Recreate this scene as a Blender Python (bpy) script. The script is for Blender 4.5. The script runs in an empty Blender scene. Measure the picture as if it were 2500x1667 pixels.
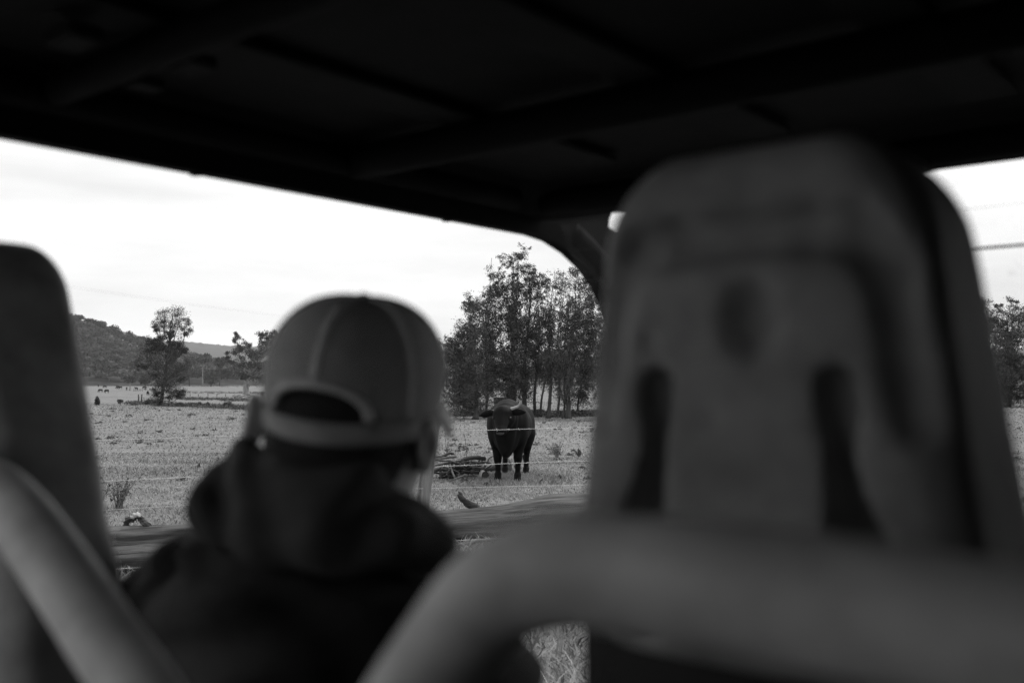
import bpy, math, random
import numpy as np
from mathutils import Vector, Matrix

S = bpy.context.scene
COL = S.collection
rng = np.random.default_rng(7)
random.seed(7)

# ------------------------------------------------------------------ camera
FPX, CX, CY, HORIZON, EYE = 2431.0, 1250.0, 833.5, 938.0, 1.65
PITCH = math.atan((HORIZON - CY) / FPX)
cam = bpy.data.cameras.new('camera')
cam.sensor_width = 36.0
cam.lens = FPX / 2500 * 36
cam.clip_start = 0.05
cam.clip_end = 9000
cam.dof.use_dof = True
cam.dof.focus_distance = 16.0
cam.dof.aperture_fstop = 2.8
camo = bpy.data.objects.new('camera', cam)
camo.location = (0, 0, EYE)
camo.rotation_euler = (math.pi / 2 + PITCH, 0, 0)
COL.objects.link(camo)
S.camera = camo

# ------------------------------------------------------------------ sky
SUN_EL, SUN_AZ = math.radians(56), math.radians(38)     # azimuth clockwise from +Y
W = bpy.data.worlds.new('World')
S.world = W
W.use_nodes = True
nt = W.node_tree
bg = nt.nodes['Background']
sky = nt.nodes.new('ShaderNodeTexSky')
sky.sky_type = 'NISHITA'
sky.sun_disc = False
sky.sun_elevation = SUN_EL
sky.sun_rotation = SUN_AZ
bw = nt.nodes.new('ShaderNodeRGBToBW')
nt.links.new(sky.outputs[0], bw.inputs[0])
tc = nt.nodes.new('ShaderNodeTexCoord')
mp = nt.nodes.new('ShaderNodeMapping')
mp.inputs['Scale'].default_value = (1.3, 1.3, 8.0)
nt.links.new(tc.outputs['Generated'], mp.inputs[0])
nz = nt.nodes.new('ShaderNodeTexNoise')
nz.inputs['Scale'].default_value = 2.2
nz.inputs['Detail'].default_value = 5
nz.inputs['Roughness'].default_value = 0.5
nt.links.new(mp.outputs[0], nz.inputs[0])
mr = nt.nodes.new('ShaderNodeMapRange')
mr.inputs[1].default_value = 0.3
mr.inputs[2].default_value = 0.7
mr.inputs[3].default_value = 6.4
mr.inputs[4].default_value = 9.2
nt.links.new(nz.outputs[0], mr.inputs[0])
mx = nt.nodes.new('ShaderNodeMix')
mx.inputs[0].default_value = 0.93
nt.links.new(bw.outputs[0], mx.inputs[2])
nt.links.new(mr.outputs[0], mx.inputs[3])
nt.links.new(mx.outputs[0], bg.inputs[0])
bg.inputs[1].default_value = 0.11

sun = bpy.data.lights.new('sun', 'SUN')
sun.energy = 1.5
sun.angle = math.radians(14)
sun.color = (1, 0.995, 0.985)
suno = bpy.data.objects.new('sun', sun)
sd = Vector((math.sin(SUN_AZ) * math.cos(SUN_EL), math.cos(SUN_AZ) * math.cos(SUN_EL), math.sin(SUN_EL)))
suno.rotation_euler = (-sd).to_track_quat('-Z', 'Y').to_euler()
suno.location = (0, 0, 30)
COL.objects.link(suno)

S.view_settings.view_transform = 'Standard'
S.view_settings.look = 'None'
S.view_settings.exposure = 0.45
S.view_settings.gamma = 1.0
S.view_settings.use_curve_mapping = False
S.cycles.use_denoising = True
S.cycles.denoising_input_passes = 'RGB_ALBEDO_NORMAL'
S.cycles.denoising_prefilter = 'NONE'
S.cycles.max_bounces = 8
S.cycles.diffuse_bounces = 4
S.cycles.volume_bounces = 0
S.cycles.sample_clamp_indirect = 6

# ------------------------------------------------------------------ pixel helpers
FWD = Vector((0, math.cos(PITCH), math.sin(PITCH)))
UP = Vector((0, -math.sin(PITCH), math.cos(PITCH)))
def ray(x, y):
    return Vector((1, 0, 0)) * ((x - CX) / FPX) + UP * ((CY - y) / FPX) + FWD
def P(x, y, Y):
    d = ray(x, y); d = d * (Y / d.y)
    return Vector((d.x, d.y, d.z + EYE))

YK = [-5000, 0, 55, 90, 160, 300, 400, 560, 700, 1200, 5000]
ZK = [0, 0, 0, -0.1, -0.55, -1.55, -1.5, 0.35, 1.0, 2.0, 3.0]
def gz(x, y):
    x = np.asarray(x, float); y = np.asarray(y, float)
    d = np.hypot(x, y) * np.where(y < 0, 0, 1)
    z = np.interp(d, YK, ZK)
    w = np.clip((d - 18) / 60, 0, 1)
    z = z + w * (0.10 * np.sin(x * 0.11 + 1) * np.sin(y * 0.09) + 0.06 * np.sin(x * 0.31 + y * 0.23))
    return z
TG = np.geomspace(3.0, 3000, 3000)
def ground(x, y):
    d = ray(x, y)
    hit = d.z * TG + EYE < gz(d.x * TG, d.y * TG)
    t = TG[int(np.argmax(hit))] if hit.any() else 3000
    p = d * float(t)
    return Vector((p.x, p.y, float(gz(p.x, p.y))))

# vehicle axes: r = right, f = forward, both horizontal
VA = math.radians(39.6)
def V2W(r, f, z):
    return Vector((r * math.cos(VA) + f * math.sin(VA), -r * math.sin(VA) + f * math.cos(VA), z))
def Pf(x, y, f):
    """vehicle (r, f, z) of the point at pixel (x, y) on the upright plane f = const"""
    d = ray(x, y)
    t = f / (d.x * math.sin(VA) + d.y * math.cos(VA))
    d = d * t
    return Vector((d.x * math.cos(VA) - d.y * math.sin(VA), f, d.z + EYE))

# ------------------------------------------------------------------ materials
MATS = {}
def mat(name, base, var=0.25, scale=8.0, rough=0.8, bump=0.0, bscale=None, spec=0.3, attr=None, stretch=(1, 1, 1), detail=6, coat=0):
    m = bpy.data.materials.new(name)
    m.use_nodes = True
    n = m.node_tree.nodes; l = m.node_tree.links
    b = n['Principled BSDF']
    b.inputs['Roughness'].default_value = rough
    b.inputs['Specular IOR Level'].default_value = spec
    b.inputs['Coat Weight'].default_value = coat
    t = n.new('ShaderNodeTexCoord'); mpn = n.new('ShaderNodeMapping')
    mpn.inputs['Scale'].default_value = stretch
    l.new(t.outputs['Object'], mpn.inputs[0])
    q = n.new('ShaderNodeTexNoise')
    q.inputs['Scale'].default_value = scale; q.inputs['Detail'].default_value = detail
    q.inputs['Roughness'].default_value = 0.6
    l.new(mpn.outputs[0], q.inputs[0])
    r = n.new('ShaderNodeMapRange')
    r.inputs[1].default_value = 0.28; r.inputs[2].default_value = 0.72
    r.inputs[3].default_value = base * (1 - var); r.inputs[4].default_value = base * (1 + var)
    l.new(q.outputs[0], r.inputs[0])
    out = r.outputs[0]
    if attr:
        a = n.new('ShaderNodeAttribute'); a.attribute_name = attr
        mu = n.new('ShaderNodeMath'); mu.operation = 'MULTIPLY'
        l.new(out, mu.inputs[0]); l.new(a.outputs['Fac'], mu.inputs[1]); out = mu.outputs[0]
    l.new(out, b.inputs['Base Color'])
    if bump:
        q2 = n.new('ShaderNodeTexNoise')
        q2.inputs['Scale'].default_value = bscale or scale * 3; q2.inputs['Detail'].default_value = 5
        l.new(mpn.outputs[0], q2.inputs[0])
        bp = n.new('ShaderNodeBump'); bp.inputs['Strength'].default_value = bump
        bp.inputs['Distance'].default_value = 0.02
        l.new(q2.outputs[0], bp.inputs['Height']); l.new(bp.outputs[0], b.inputs['Normal'])
    MATS[name] = m
    return m

M_leaf = mat('dull_foliage', 0.075, 0.35, 1.5, 0.75, attr='shade')
M_leaf2 = mat('dark_foliage', 0.055, 0.35, 1.5, 0.75, attr='shade')
M_bark = mat('grey_bark', 0.06, 0.45, 9, 0.95, 0.7, stretch=(1, 1, 0.25))
M_pale = mat('pale_gum_bark', 0.24, 0.5, 2.5, 0.9, 0.4, stretch=(1, 1, 0.3))
M_far = mat('hill_forest_leaf', 0.055, 0.5, 0.03, 0.9, attr='shade')
M_ridge = mat('ridge_forest', 0.05, 0.4, 0.02, 0.95, bump=0.6, bscale=0.08)
M_grass = mat('grass_blade', 0.27, 0.3, 0.7, 0.65, attr='shade')
M_weed = mat('dark_weed', 0.075, 0.35, 3, 0.75, attr='shade')
M_straw = mat('dry_stem', 0.16, 0.3, 4, 0.8, attr='shade')
M_wood = mat('weathered_wood', 0.085, 0.85, 12, 0.9, 1.0, 26, stretch=(0.10, 1.4, 1.4))
M_wood2 = mat('dark_wet_wood', 0.045, 0.6, 6, 0.9, 0.9, 18, stretch=(0.15, 1.3, 1.3))
M_post = mat('split_post_wood', 0.16, 0.7, 14, 0.9, 1.0, 40, stretch=(1.5, 1.5, 0.09))
M_stick = mat('bare_branch', 0.12, 0.6, 6, 0.9, 0.6)
M_cut = mat('sawn_end', 0.4, 0.2, 20, 0.85)
M_wire = mat('galvanised_wire', 0.5, 0.15, 30, 0.4, spec=0.6)
M_bull = mat('black_hide', 0.0032, 0.35, 7, 0.6, 0.35, 90, spec=0.09)
M_horn = mat('horn', 0.30, 0.35, 12, 0.5)
M_horntip = mat('dark_horn_tip', 0.05, 0.3, 12, 0.5)
M_muzzle = mat('muzzle', 0.035, 0.3, 30, 0.35, 0.3, spec=0.5)
M_eye = mat('eye', 0.008, 0.1, 5, 0.12, spec=0.6)
M_hoof = mat('hoof', 0.02, 0.3, 30, 0.5)
M_seat = mat('seat_shell_plastic', 0.32, 0.38, 13, 0.62, 0.15, 600, spec=0.25)
M_seatf = mat('seat_vinyl_and_shade', 0.014, 0.15, 30, 0.55, 0.2, 300)  # bench vinyl, and the shade colour of the lower seat backs
M_bar = mat('painted_bar', 0.64, 0.30, 17, 0.5, spec=0.35)
M_roof = mat('roof_plastic', 0.012, 0.2, 12, 0.8, 0.2, 400, spec=0.1)
M_cage = mat('cage_steel', 0.004, 0.2, 20, 0.75, spec=0.08)
M_black = mat('black_plastic', 0.012, 0.2, 20, 0.6)
M_lightplastic = mat('bracket_zinc', 0.04, 0.3, 30, 0.5)
M_rubber = mat('tyre_rubber', 0.02, 0.3, 20, 0.85, 0.4)
M_cap = mat('cap_cotton', 0.42, 0.12, 60, 0.9, 0.35, 900)
M_capmesh = mat('cap_band_cotton', 0.46, 0.12, 60, 0.9, 0.3, 900)
M_seam = mat('cap_seam_tape', 0.72, 0.1, 60, 0.9)
M_brim = mat('cap_brim_cotton', 0.82, 0.08, 60, 0.9)
M_capblack = mat('cap_button', 0.01, 0.1, 60, 0.9)
M_skin = mat('skin', 0.55, 0.15, 30, 0.55, 0.15, 200, spec=0.4)
M_skin.node_tree.nodes['Principled BSDF'].inputs['Subsurface Weight'].default_value = 0.6
M_skin.node_tree.nodes['Principled BSDF'].inputs['Subsurface Scale'].default_value = 0.012
M_skin.node_tree.nodes['Principled BSDF'].inputs['Subsurface Radius'].default_value = (0.6, 0.6, 0.6)
M_hair = mat('short_hair', 0.03, 0.4, 200, 0.7, 0.6, 400)
M_jacket = mat('jacket_cotton', 0.042, 0.2, 25, 0.85, 0.25, 500)
M_hood = mat('hood_cotton', 0.062, 0.2, 25, 0.85, 0.25, 500)
M_trouser = mat('trouser_cotton', 0.04, 0.2, 25, 0.9)

def glass(name):
    m = bpy.data.materials.new(name); m.use_nodes = True
    n = m.node_tree.nodes; l = m.node_tree.links
    n.remove(n['Principled BSDF'])
    tr = n.new('ShaderNodeBsdfTransparent'); tr.inputs[0].default_value = (0.95, 0.95, 0.95, 1)
    gl = n.new('ShaderNodeBsdfGlossy'); gl.inputs['Roughness'].default_value = 0.05
    df = n.new('ShaderNodeBsdfDiffuse'); df.inputs[0].default_value = (0.5, 0.5, 0.5, 1)
    t = n.new('ShaderNodeTexCoord'); v = n.new('ShaderNodeTexNoise')
    v.inputs['Scale'].default_value = 60; v.inputs['Detail'].default_value = 3
    l.new(t.outputs['Object'], v.inputs[0])
    r = n.new('ShaderNodeMapRange'); r.inputs[1].default_value = 0.62; r.inputs[2].default_value = 0.75
    r.inputs[3].default_value = 0.004; r.inputs[4].default_value = 0.12
    l.new(v.outputs[0], r.inputs[0])
    m1 = n.new('ShaderNodeMixShader'); m1.inputs[0].default_value = 0.03
    l.new(tr.outputs[0], m1.inputs[1]); l.new(gl.outputs[0], m1.inputs[2])
    m2 = n.new('ShaderNodeMixShader')
    l.new(r.outputs[0], m2.inputs[0]); l.new(m1.outputs[0], m2.inputs[1]); l.new(df.outputs[0], m2.inputs[2])
    l.new(m2.outputs[0], n['Material Output'].inputs[0])
    return m
M_glass = glass('dusty_polycarbonate')

def field_mat():
    m = bpy.data.materials.new('pasture_turf'); m.use_nodes = True
    n = m.node_tree.nodes; l = m.node_tree.links; b = n['Principled BSDF']
    b.inputs['Roughness'].default_value = 0.95; b.inputs['Specular IOR Level'].default_value = 0.1
    t = n.new('ShaderNodeTexCoord')
    def noise(sc, det, st=(1, 1, 1)):
        mp_ = n.new('ShaderNodeMapping'); mp_.inputs['Scale'].default_value = st
        l.new(t.outputs['Object'], mp_.inputs[0])
        q = n.new('ShaderNodeTexNoise'); q.inputs['Scale'].default_value = sc; q.inputs['Detail'].default_value = det
        q.inputs['Roughness'].default_value = 0.65
        l.new(mp_.outputs[0], q.inputs[0]); return q.outputs[0]
    def rng_(o, a, b_, c, d):
        r = n.new('ShaderNodeMapRange')
        for i, v in enumerate((a, b_, c, d)): r.inputs[i + 1].default_value = v
        l.new(o, r.inputs[0]); return r.outputs[0]
    def mul(a, b_):
        k = n.new('ShaderNodeMath'); k.operation = 'MULTIPLY'; l.new(a, k.inputs[0]); l.new(b_, k.inputs[1]); return k.outputs[0]
    big = rng_(noise(0.05, 4), 0.3, 0.7, 0.18, 0.25)
    mid = rng_(noise(0.55, 6, (0.6, 1, 1)), 0.32, 0.62, 0.72, 1.10)
    fine = rng_(noise(7, 6), 0.3, 0.66, 0.6, 1.2)
    l.new(mul(mul(big, mid), fine), b.inputs['Base Color'])
    bp = n.new('ShaderNodeBump'); bp.inputs['Strength'].default_value = 0.8; bp.inputs['Distance'].default_value = 0.08
    l.new(noise(5, 7), bp.inputs['Height']); l.new(bp.outputs[0], b.inputs['Normal'])
    return m
M_field = field_mat()

# ------------------------------------------------------------------ mesh helpers
def mesh_np(name, v, f, m=None, smooth=False, shade=None):
    v = np.asarray(v, np.float32).reshape(-1, 3); f = np.asarray(f, np.int32)
    k = f.shape[1]
    me = bpy.data.meshes.new(name)
    me.vertices.add(len(v)); me.vertices.foreach_set('co', v.ravel())
    me.loops.add(f.size); me.loops.foreach_set('vertex_index', f.ravel())
    me.polygons.add(len(f))
    me.polygons.foreach_set('loop_start', np.arange(0, f.size, k, dtype=np.int32))
    me.polygons.foreach_set('loop_total', np.full(len(f), k, np.int32))
    if smooth: me.polygons.foreach_set('use_smooth', np.ones(len(f), bool))
    if shade is not None:
        a = me.attributes.new('shade', 'FLOAT', 'POINT'); a.data.foreach_set('value', np.asarray(shade, np.float32))
    me.update(calc_edges=True)
    if m: me.materials.append(m)
    return me
def link(name, me, parent=None, loc=None, rot=None):
    o = bpy.data.objects.new(name, me)
    COL.objects.link(o)
    if parent: o.parent = parent
    if loc is not None: o.location = loc
    if rot is not None: o.rotation_euler = rot
    return o
def tag(o, label=None, cat=None, group=None, kind=None):
    if label: o['label'] = label
    if cat: o['category'] = cat
    if group: o['group'] = group
    if kind: o['kind'] = kind
    return o
def thing(name, label, cat, loc=(0, 0, 0), rz=0, group=None):
    o = bpy.data.objects.new(name, None); COL.objects.link(o)
    o.empty_display_size = 0.2
    o.location = loc; o.rotation_euler = (0, 0, rz)
    return tag(o, label, cat, group)

class MB:
    def __init__(s): s.v = []; s.f = []
    def add(s, v, f):
        o = len(s.v); s.v += [tuple(p) for p in v]; s.f += [tuple(i + o for i in q) for q in f]; return s
    def tube(s, pts, rad, n=10, cap=True, wob=0, seed=0, sq=None):
        R = np.random.default_rng(seed)
        pts = [Vector(p) for p in pts]; k = len(pts)
        if not hasattr(rad, '__len__'): rad = [rad] * k
        v = []; ref = None
        for i, p in enumerate(pts):
            t = (pts[min(i + 1, k - 1)] - pts[max(i - 1, 0)])
            if t.length < 1e-9: t = Vector((0, 0, 1))
            t.normalize()
            if ref is None:
                ref = Vector((0, 0, 1)) if abs(t.z) < 0.9 else Vector((1, 0, 0))
            a = (ref - t * ref.dot(t)).normalized(); b = t.cross(a); ref = a
            for j in range(n):
                w = 2 * math.pi * j / n
                rr = rad[i] * (1 + (R.uniform(-wob, wob) if wob else 0))
                ca, sa = math.cos(w), math.sin(w)
                if sq: ca *= sq[0]; sa *= sq[1]
                v.append(p + a * (ca * rr) + b * (sa * rr))
        f = []
        for i in range(k - 1):
            for j in range(n):
                j2 = (j + 1) % n
                f.append((i * n + j, i * n + j2, (i + 1) * n + j2, (i + 1) * n + j))
        if cap:
            f.append(tuple(range(n - 1, -1, -1))); f.append(tuple((k - 1) * n + j for j in range(n)))
        return s.add(v, f)
    def box(s, c, h, M=None):
        c = Vector(c); v = []
        for dz in (-1, 1):
            for dx, dy in ((-1, -1), (1, -1), (1, 1), (-1, 1)):
                q = Vector((dx * h[0], dy * h[1], dz * h[2]))
                v.append(c + (M @ q if M else q))
        return s.add(v, [(3, 2, 1, 0), (4, 5, 6, 7), (0, 1, 5, 4), (1, 2, 6, 5), (2, 3, 7, 6), (3, 0, 4, 7)])
    def build(s, name, m, parent=None, smooth=True, bevel=0, off=None, sub=0):
        me = bpy.data.meshes.new(name)
        v = s.v if off is None else [(p[0] - off[0], p[1] - off[1], p[2] - off[2]) for p in s.v]
        me.from_pydata(v, [], s.f)
        me.materials.append(m)
        if smooth: me.polygons.foreach_set('use_smooth', [True] * len(me.polygons))
        o = link(name, me, parent)
        if bevel:
            b = o.modifiers.new('bevel', 'BEVEL'); b.width = bevel; b.segments = 3; b.limit_method = 'ANGLE'
        if sub:
            b = o.modifiers.new('sub', 'SUBSURF'); b.levels = sub; b.render_levels = sub
        return o

def smooth_path(pts, n=8):
    """Catmull-Rom through points"""
    p = [Vector(q) for q in pts]; p = [p[0] * 2 - p[1]] + p + [p[-1] * 2 - p[-2]]
    out = []
    for i in range(1, len(p) - 2):
        for k in range(n):
            t = k / n
            out.append(0.5 * ((2 * p[i]) + (p[i + 1] - p[i - 1]) * t + (2 * p[i - 1] - 5 * p[i] + 4 * p[i + 1] - p[i + 2]) * t * t
                              + (3 * p[i] - p[i - 1] - 3 * p[i + 1] + p[i + 2]) * t ** 3))
    out.append(p[-2])
    return out

# signed-distance sculpting with surface nets: one continuous skin per body
def sd_cap(G, a, b, ra, rb):
    a = np.array(a, np.float32); b = np.array(b, np.float32); ab = b - a
    t = np.clip(((G - a) @ ab) / max(float(ab @ ab), 1e-9), 0, 1)
    return np.linalg.norm(G - (a + t[..., None] * ab), axis=-1) - (ra + (rb - ra) * t)
def sd_ell(G, c, r, M=None):
    q = G - np.array(c, np.float32)
    if M is not None: q = q @ np.array(M, np.float32)
    r = np.array(r, np.float32)
    k0 = np.linalg.norm(q / r, axis=-1); k1 = np.linalg.norm(q / (r * r), axis=-1)
    return k0 * (k0 - 1) / np.maximum(k1, 1e-6)
def smin(a, b, k):
    h = np.clip(0.5 + 0.5 * (b - a) / k, 0, 1)
    return b + (a - b) * h - k * h * (1 - h)
def smax(a, b, k): return -smin(-a, -b, k)
def grid(lo, hi, h):
    ax = [np.arange(lo[i], hi[i] + h, h, dtype=np.float32) for i in range(3)]
    return np.stack(np.meshgrid(*ax, indexing='ij'), -1)
def nets(F, lo, h):
    n = np.array(F.shape) - 1
    c = [(i, j, k) for i in (0, 1) for j in (0, 1) for k in (0, 1)]
    def sub(o): return F[o[0]:o[0] + n[0], o[1]:o[1] + n[1], o[2]:o[2] + n[2]]
    cnt = sum((sub(o) < 0).astype(np.int8) for o in c)
    act = (cnt > 0) & (cnt < 8)
    I = np.argwhere(act)
    acc = np.zeros((len(I), 3), np.float32); num = np.zeros(len(I), np.float32)
    for a in c:
        for ax in range(3):
            if a[ax]: continue
            b = list(a); b[ax] = 1
            fa = F[I[:, 0] + a[0], I[:, 1] + a[1], I[:, 2] + a[2]]; fb = F[I[:, 0] + b[0], I[:, 1] + b[1], I[:, 2] + b[2]]
            m = (fa < 0) != (fb < 0)
            t = np.where(m, fa / np.where(m, fa - fb, 1), 0)
            p = np.tile(np.array(a, np.float32), (len(I), 1)); p[:, ax] += t
            acc[m] += p[m]; num[m] += 1
    v = (I + acc / num[:, None]) * h + np.array(lo, np.float32)
    idx = -np.ones(tuple(n), np.int32); idx[act] = np.arange(len(I))
    Q = []
    for ax in range(3):
        u, w = (ax + 1) % 3, (ax + 2) % 3
        s0 = [slice(1, n[0]), slice(1, n[1]), slice(1, n[2])]; s1 = list(s0)
        s0[ax] = slice(0, n[ax]); s1[ax] = slice(1, n[ax] + 1)
        A = F[tuple(s0)] < 0; B = F[tuple(s1)] < 0
        for flip, msk in ((0, A & ~B), (1, ~A & B)):
            e = np.argwhere(msk)
            e[:, u] += 1; e[:, w] += 1
            def cell(du, dw):
                q = e.copy(); q[:, u] -= du; q[:, w] -= dw; return idx[q[:, 0], q[:, 1], q[:, 2]]
            q = np.stack([cell(1, 1), cell(0, 1), cell(0, 0), cell(1, 0)], 1)
            if flip: q = q[:, ::-1]
            Q.append(q)
    Q = np.concatenate(Q); Q = Q[(Q >= 0).all(1)]
    return v, Q
def sculpt(prims, lo, hi, h, extra=None):
    """prims: ('c', a, b, ra, rb, k) / ('e', c, r, k[, M])"""
    G = grid(lo, hi, h); F = None
    for p in prims:
        if p[0] == 'c': d = sd_cap(G, p[1], p[2], p[3], p[4]); k = p[5]
        else: d = sd_ell(G, p[1], p[2], p[4] if len(p) > 4 else None); k = p[3]
        F = d if F is None else smin(F, d, k)
    if extra is not None: F = extra(G, F)
    return nets(F, lo, h)

# ------------------------------------------------------------------ foliage helpers
def leaf_cloud(pts, ln, wd, R, droop=0.0, shade=(0.6, 1.4)):
    """one rhombus leaf (two triangles) per point"""
    n = len(pts)
    d = R.normal(size=(n, 3)); d[:, 2] -= droop * 1.5
    d /= np.linalg.norm(d, axis=1)[:, None] + 1e-9
    s = R.normal(size=(n, 3)); s -= d * (s * d).sum(1)[:, None]
    s /= np.linalg.norm(s, axis=1)[:, None] + 1e-9
    L = (ln * R.uniform(0.6, 1.3, n))[:, None]; Wd = (wd * R.uniform(0.6, 1.3, n))[:, None]
    a = pts - d * L * 0.5; b = pts + s * Wd * 0.5; c = pts + d * L * 0.5; e = pts - s * Wd * 0.5
    v = np.stack([a, b, c, e], 1).reshape(-1, 3)
    i = np.arange(n) * 4
    f = np.concatenate([np.stack([i, i + 1, i + 2], 1), np.stack([i, i + 2, i + 3], 1)])
    sh = np.repeat(R.uniform(shade[0], shade[1], n), 4)
    return v, f, sh
def in_ball(n, R, shell=0.5):
    p = R.normal(size=(n, 3)); p /= np.linalg.norm(p, axis=1)[:, None]
    return p * (R.uniform(0, 1, n) ** shell)[:, None]

def tree(name, label, base, clumps, trunk, leafn, ln, wd, droop=0.2, m_leaf=None, m_bark=None, group=None, seed=0, sub=5, branch_r=0.25, cat='tree', shell=0.45, twigs=True, spread=1.15):
    """clumps: (centre, (rx, ry, rz)); trunk: list of (point, radius)"""
    R = np.random.default_rng(seed)
    base = Vector(base)
    t = thing(name, label, cat, base, 0, group)
    mb = MB()
    path = smooth_path([p - base for p, r in trunk], 5)
    rr = np.interp(np.linspace(0, len(trunk) - 1, len(path)), range(len(trunk)), [r for p, r in trunk])
    rr[0] *= 1.5; rr[1] *= 1.15
    mb.tube(path, list(rr), 9, wob=0.08, seed=seed)
    V, F, SH = [], [], []
    off = 0
    r0 = rr[len(rr) // 2]
    for c, rad in clumps:
        c = Vector(c) - base; rad = np.array(rad)
        zt = min(c.z * 0.72, path[-1].z * 0.98) - rad[2] * 0.5
        k = int(np.argmin([abs(p.z - zt) + 0.25 * math.hypot(p.x - c.x, p.y - c.y) for p in path]))
        a = path[k]; L = (c - a).length
        if L > 0.15:
            midp = a.lerp(c, 0.45) + Vector(R.normal(size=3) * L * 0.07) - Vector((0, 0, L * 0.08))
            br = min(rr[k] * 0.6, max(0.012, branch_r * 0.09 * L))
            mb.tube(smooth_path([a, midp, c], 4), list(np.linspace(br, br * 0.3, 9)), 5, cap=False)
        # sub clumps give uneven light and dark tufts; some leaves follow the bough
        cc = np.array(c) + in_ball(sub, R, 0.4) * rad * spread
        sr = R.uniform(0.16, 0.42, sub)
        if twigs:
            for q in cc[: max(2, sub // 2)]:
                mb.tube([c - Vector((0, 0, rad[2] * 0.3)), c.lerp(Vector(q), 0.5) + Vector((0, 0, 0.03)), Vector(q)],
                        [max(0.006, r0 * 0.06), max(0.005, r0 * 0.045), 0.003], 3, cap=False)
        npt = int(leafn * R.uniform(0.7, 1.3))
        w = R.integers(0, sub, npt)
        pts = cc[w] + np.clip(R.normal(size=(npt, 3)), -2.2, 2.2) * rad * sr[w][:, None] * np.array([1, 1, 0.85])
        nb = npt // 5
        tt = R.uniform(0.45, 1.0, nb)[:, None]
        pts[:nb] = np.array(a) * (1 - tt) + np.array(c) * tt + R.normal(size=(nb, 3)) * rad * 0.28
        v, f, s = leaf_cloud(pts, ln, wd, R, droop)
        s = s * np.repeat(R.uniform(0.75, 1.25, sub)[w], 4)
        V.append(v); F.append(f + off); SH.append(s); off += len(v)
    mb.build('trunk', m_bark or M_bark, t)
    link('crown', mesh_np('crown', np.concatenate(V), np.concatenate(F), m_leaf or M_leaf, shade=np.concatenate(SH)), t)
    return t
def copy_tree(o, parent=None):
    c = o.copy(); COL.objects.link(c); c.parent = parent
    for ch in o.children: copy_tree(ch, c)
    return c

# ================================================================== THE SETTING
# ground: one sheet out past the hills
def polar(rs, an, zf):
    A, Rr = np.meshgrid(an, rs, indexing='xy')
    x = Rr * np.sin(A); y = Rr * np.cos(A); z = zf(x, y)
    n, k = A.shape
    i = np.arange(n * k).reshape(n, k)
    f = np.stack([i[:-1, :-1], i[:-1, 1:], i[1:, 1:], i[1:, :-1]], -1).reshape(-1, 4)[:, ::-1]
    return np.stack([x, y, z], -1).reshape(-1, 3), f
rs = np.concatenate([[0.0], np.geomspace(0.8, 4600, 155)])
an = np.concatenate([np.linspace(-math.pi, -0.8, 40)[:-1], np.linspace(-0.8, 0.8, 160), np.linspace(0.8, math.pi, 40)[1:]])
v, f = polar(rs, an, gz)
tag(link('field', mesh_np('field', v, f, M_field, True)), kind='structure')

def ridge_profile(xs, ys):
    return lambda az: np.interp(CX + np.tan(np.clip(az, -1.2, 1.2)) * FPX, xs, ys)
def hill(name, prof, dist, d0, d1, m, rough, sub, na):
    an = np.linspace(-0.95, 0.95, na)
    rs = np.concatenate([np.linspace(d0, dist, 34), np.linspace(dist, d1, 14)[1:]])
    def zf(x, y):
        d = np.hypot(x, y); az = np.arctan2(x, y)
        top = (HORIZON - prof(az)) / FPX * dist + EYE - sub
        t = np.where(d < dist, np.clip((d - d0) / (dist - d0), 0, 1), 1 - np.clip((d - dist) / (d1 - dist), 0, 1))
        b = np.where(d < dist, t ** 1.25, t ** 0.8)
        n = np.sin(x * 0.013 + 2) * np.sin(y * 0.011) * 5 + np.sin(x * 0.045) * np.sin(y * 0.05 + 1) * 2.2
        h = np.maximum(top, 1.5) * b + (n * 0.5 + rough * rng.uniform(-1, 1, x.shape)) * t * (1 - 0.4 * t) - (1 - t) * 2.5 + gz(x, y) * (1 - t)
        return h
    v, f = polar(rs, an, zf)
    o = tag(link(name, mesh_np(name, v, f, m, True)), kind='structure')
    return zf
hx = [-900, -300, 0, 120, 190, 250, 300, 360, 420, 500, 620, 720, 900, 1300, 2500, 3400]
hy = [800, 745, 752, 772, 784, 799, 815, 838, 858, 876, 900, 912, 915, 912, 905, 900]
near_hill = hill('hill', ridge_profile(hx, hy), 930, 600, 1500, M_ridge, 0.6, 9, 160)
fx = [-900, 0, 100, 200, 270, 300, 344, 380, 450, 500, 560, 650, 800, 1100, 1300, 1700, 2500, 3400]
fy = [800, 790, 797, 806, 811, 817, 830, 837, 838, 841, 847, 851, 846, 852, 858, 850, 862, 840]
far_hill = hill('far_ridge', ridge_profile(fx, fy), 3400, 2300, 4300, M_ridge, 4.0, 0, 700)

# ---- hillside forest: far-off wood, reads as one mass
def crown_proto(R, n=125):
    lob = in_ball(6, R, 0.4) * np.array([0.55, 0.55, 0.42]); lob[:, 2] = lob[:, 2] * 0.8 + 0.1
    lr = R.uniform(0.38, 0.62, 6)
    w = R.integers(0, 6, n)
    d = R.normal(size=(n, 3)); d /= np.linalg.norm(d, axis=1)[:, None]
    d[:, 2] = np.abs(d[:, 2]) * 0.9 - 0.15
    p = lob[w] + d * lr[w][:, None]
    # leaf spray roughly tangent to its lobe
    s = np.cross(d, R.normal(size=(n, 3))); s /= np.linalg.norm(s, axis=1)[:, None] + 1e-9
    u = np.cross(d, s); k = R.uniform(0.10, 0.22, (n, 1))
    v = np.stack([p - s * k, p + u * k * 0.7 + d * k * 0.3, p + s * k, p - u * k * 0.7 - d * k * 0.2], 1).reshape(-1, 3)
    i = np.arange(n) * 4
    f = np.stack([i, i + 1, i + 2, i + 3], 1)
    return v, f, np.repeat(R.uniform(0.6, 1.4, n), 4)
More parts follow.
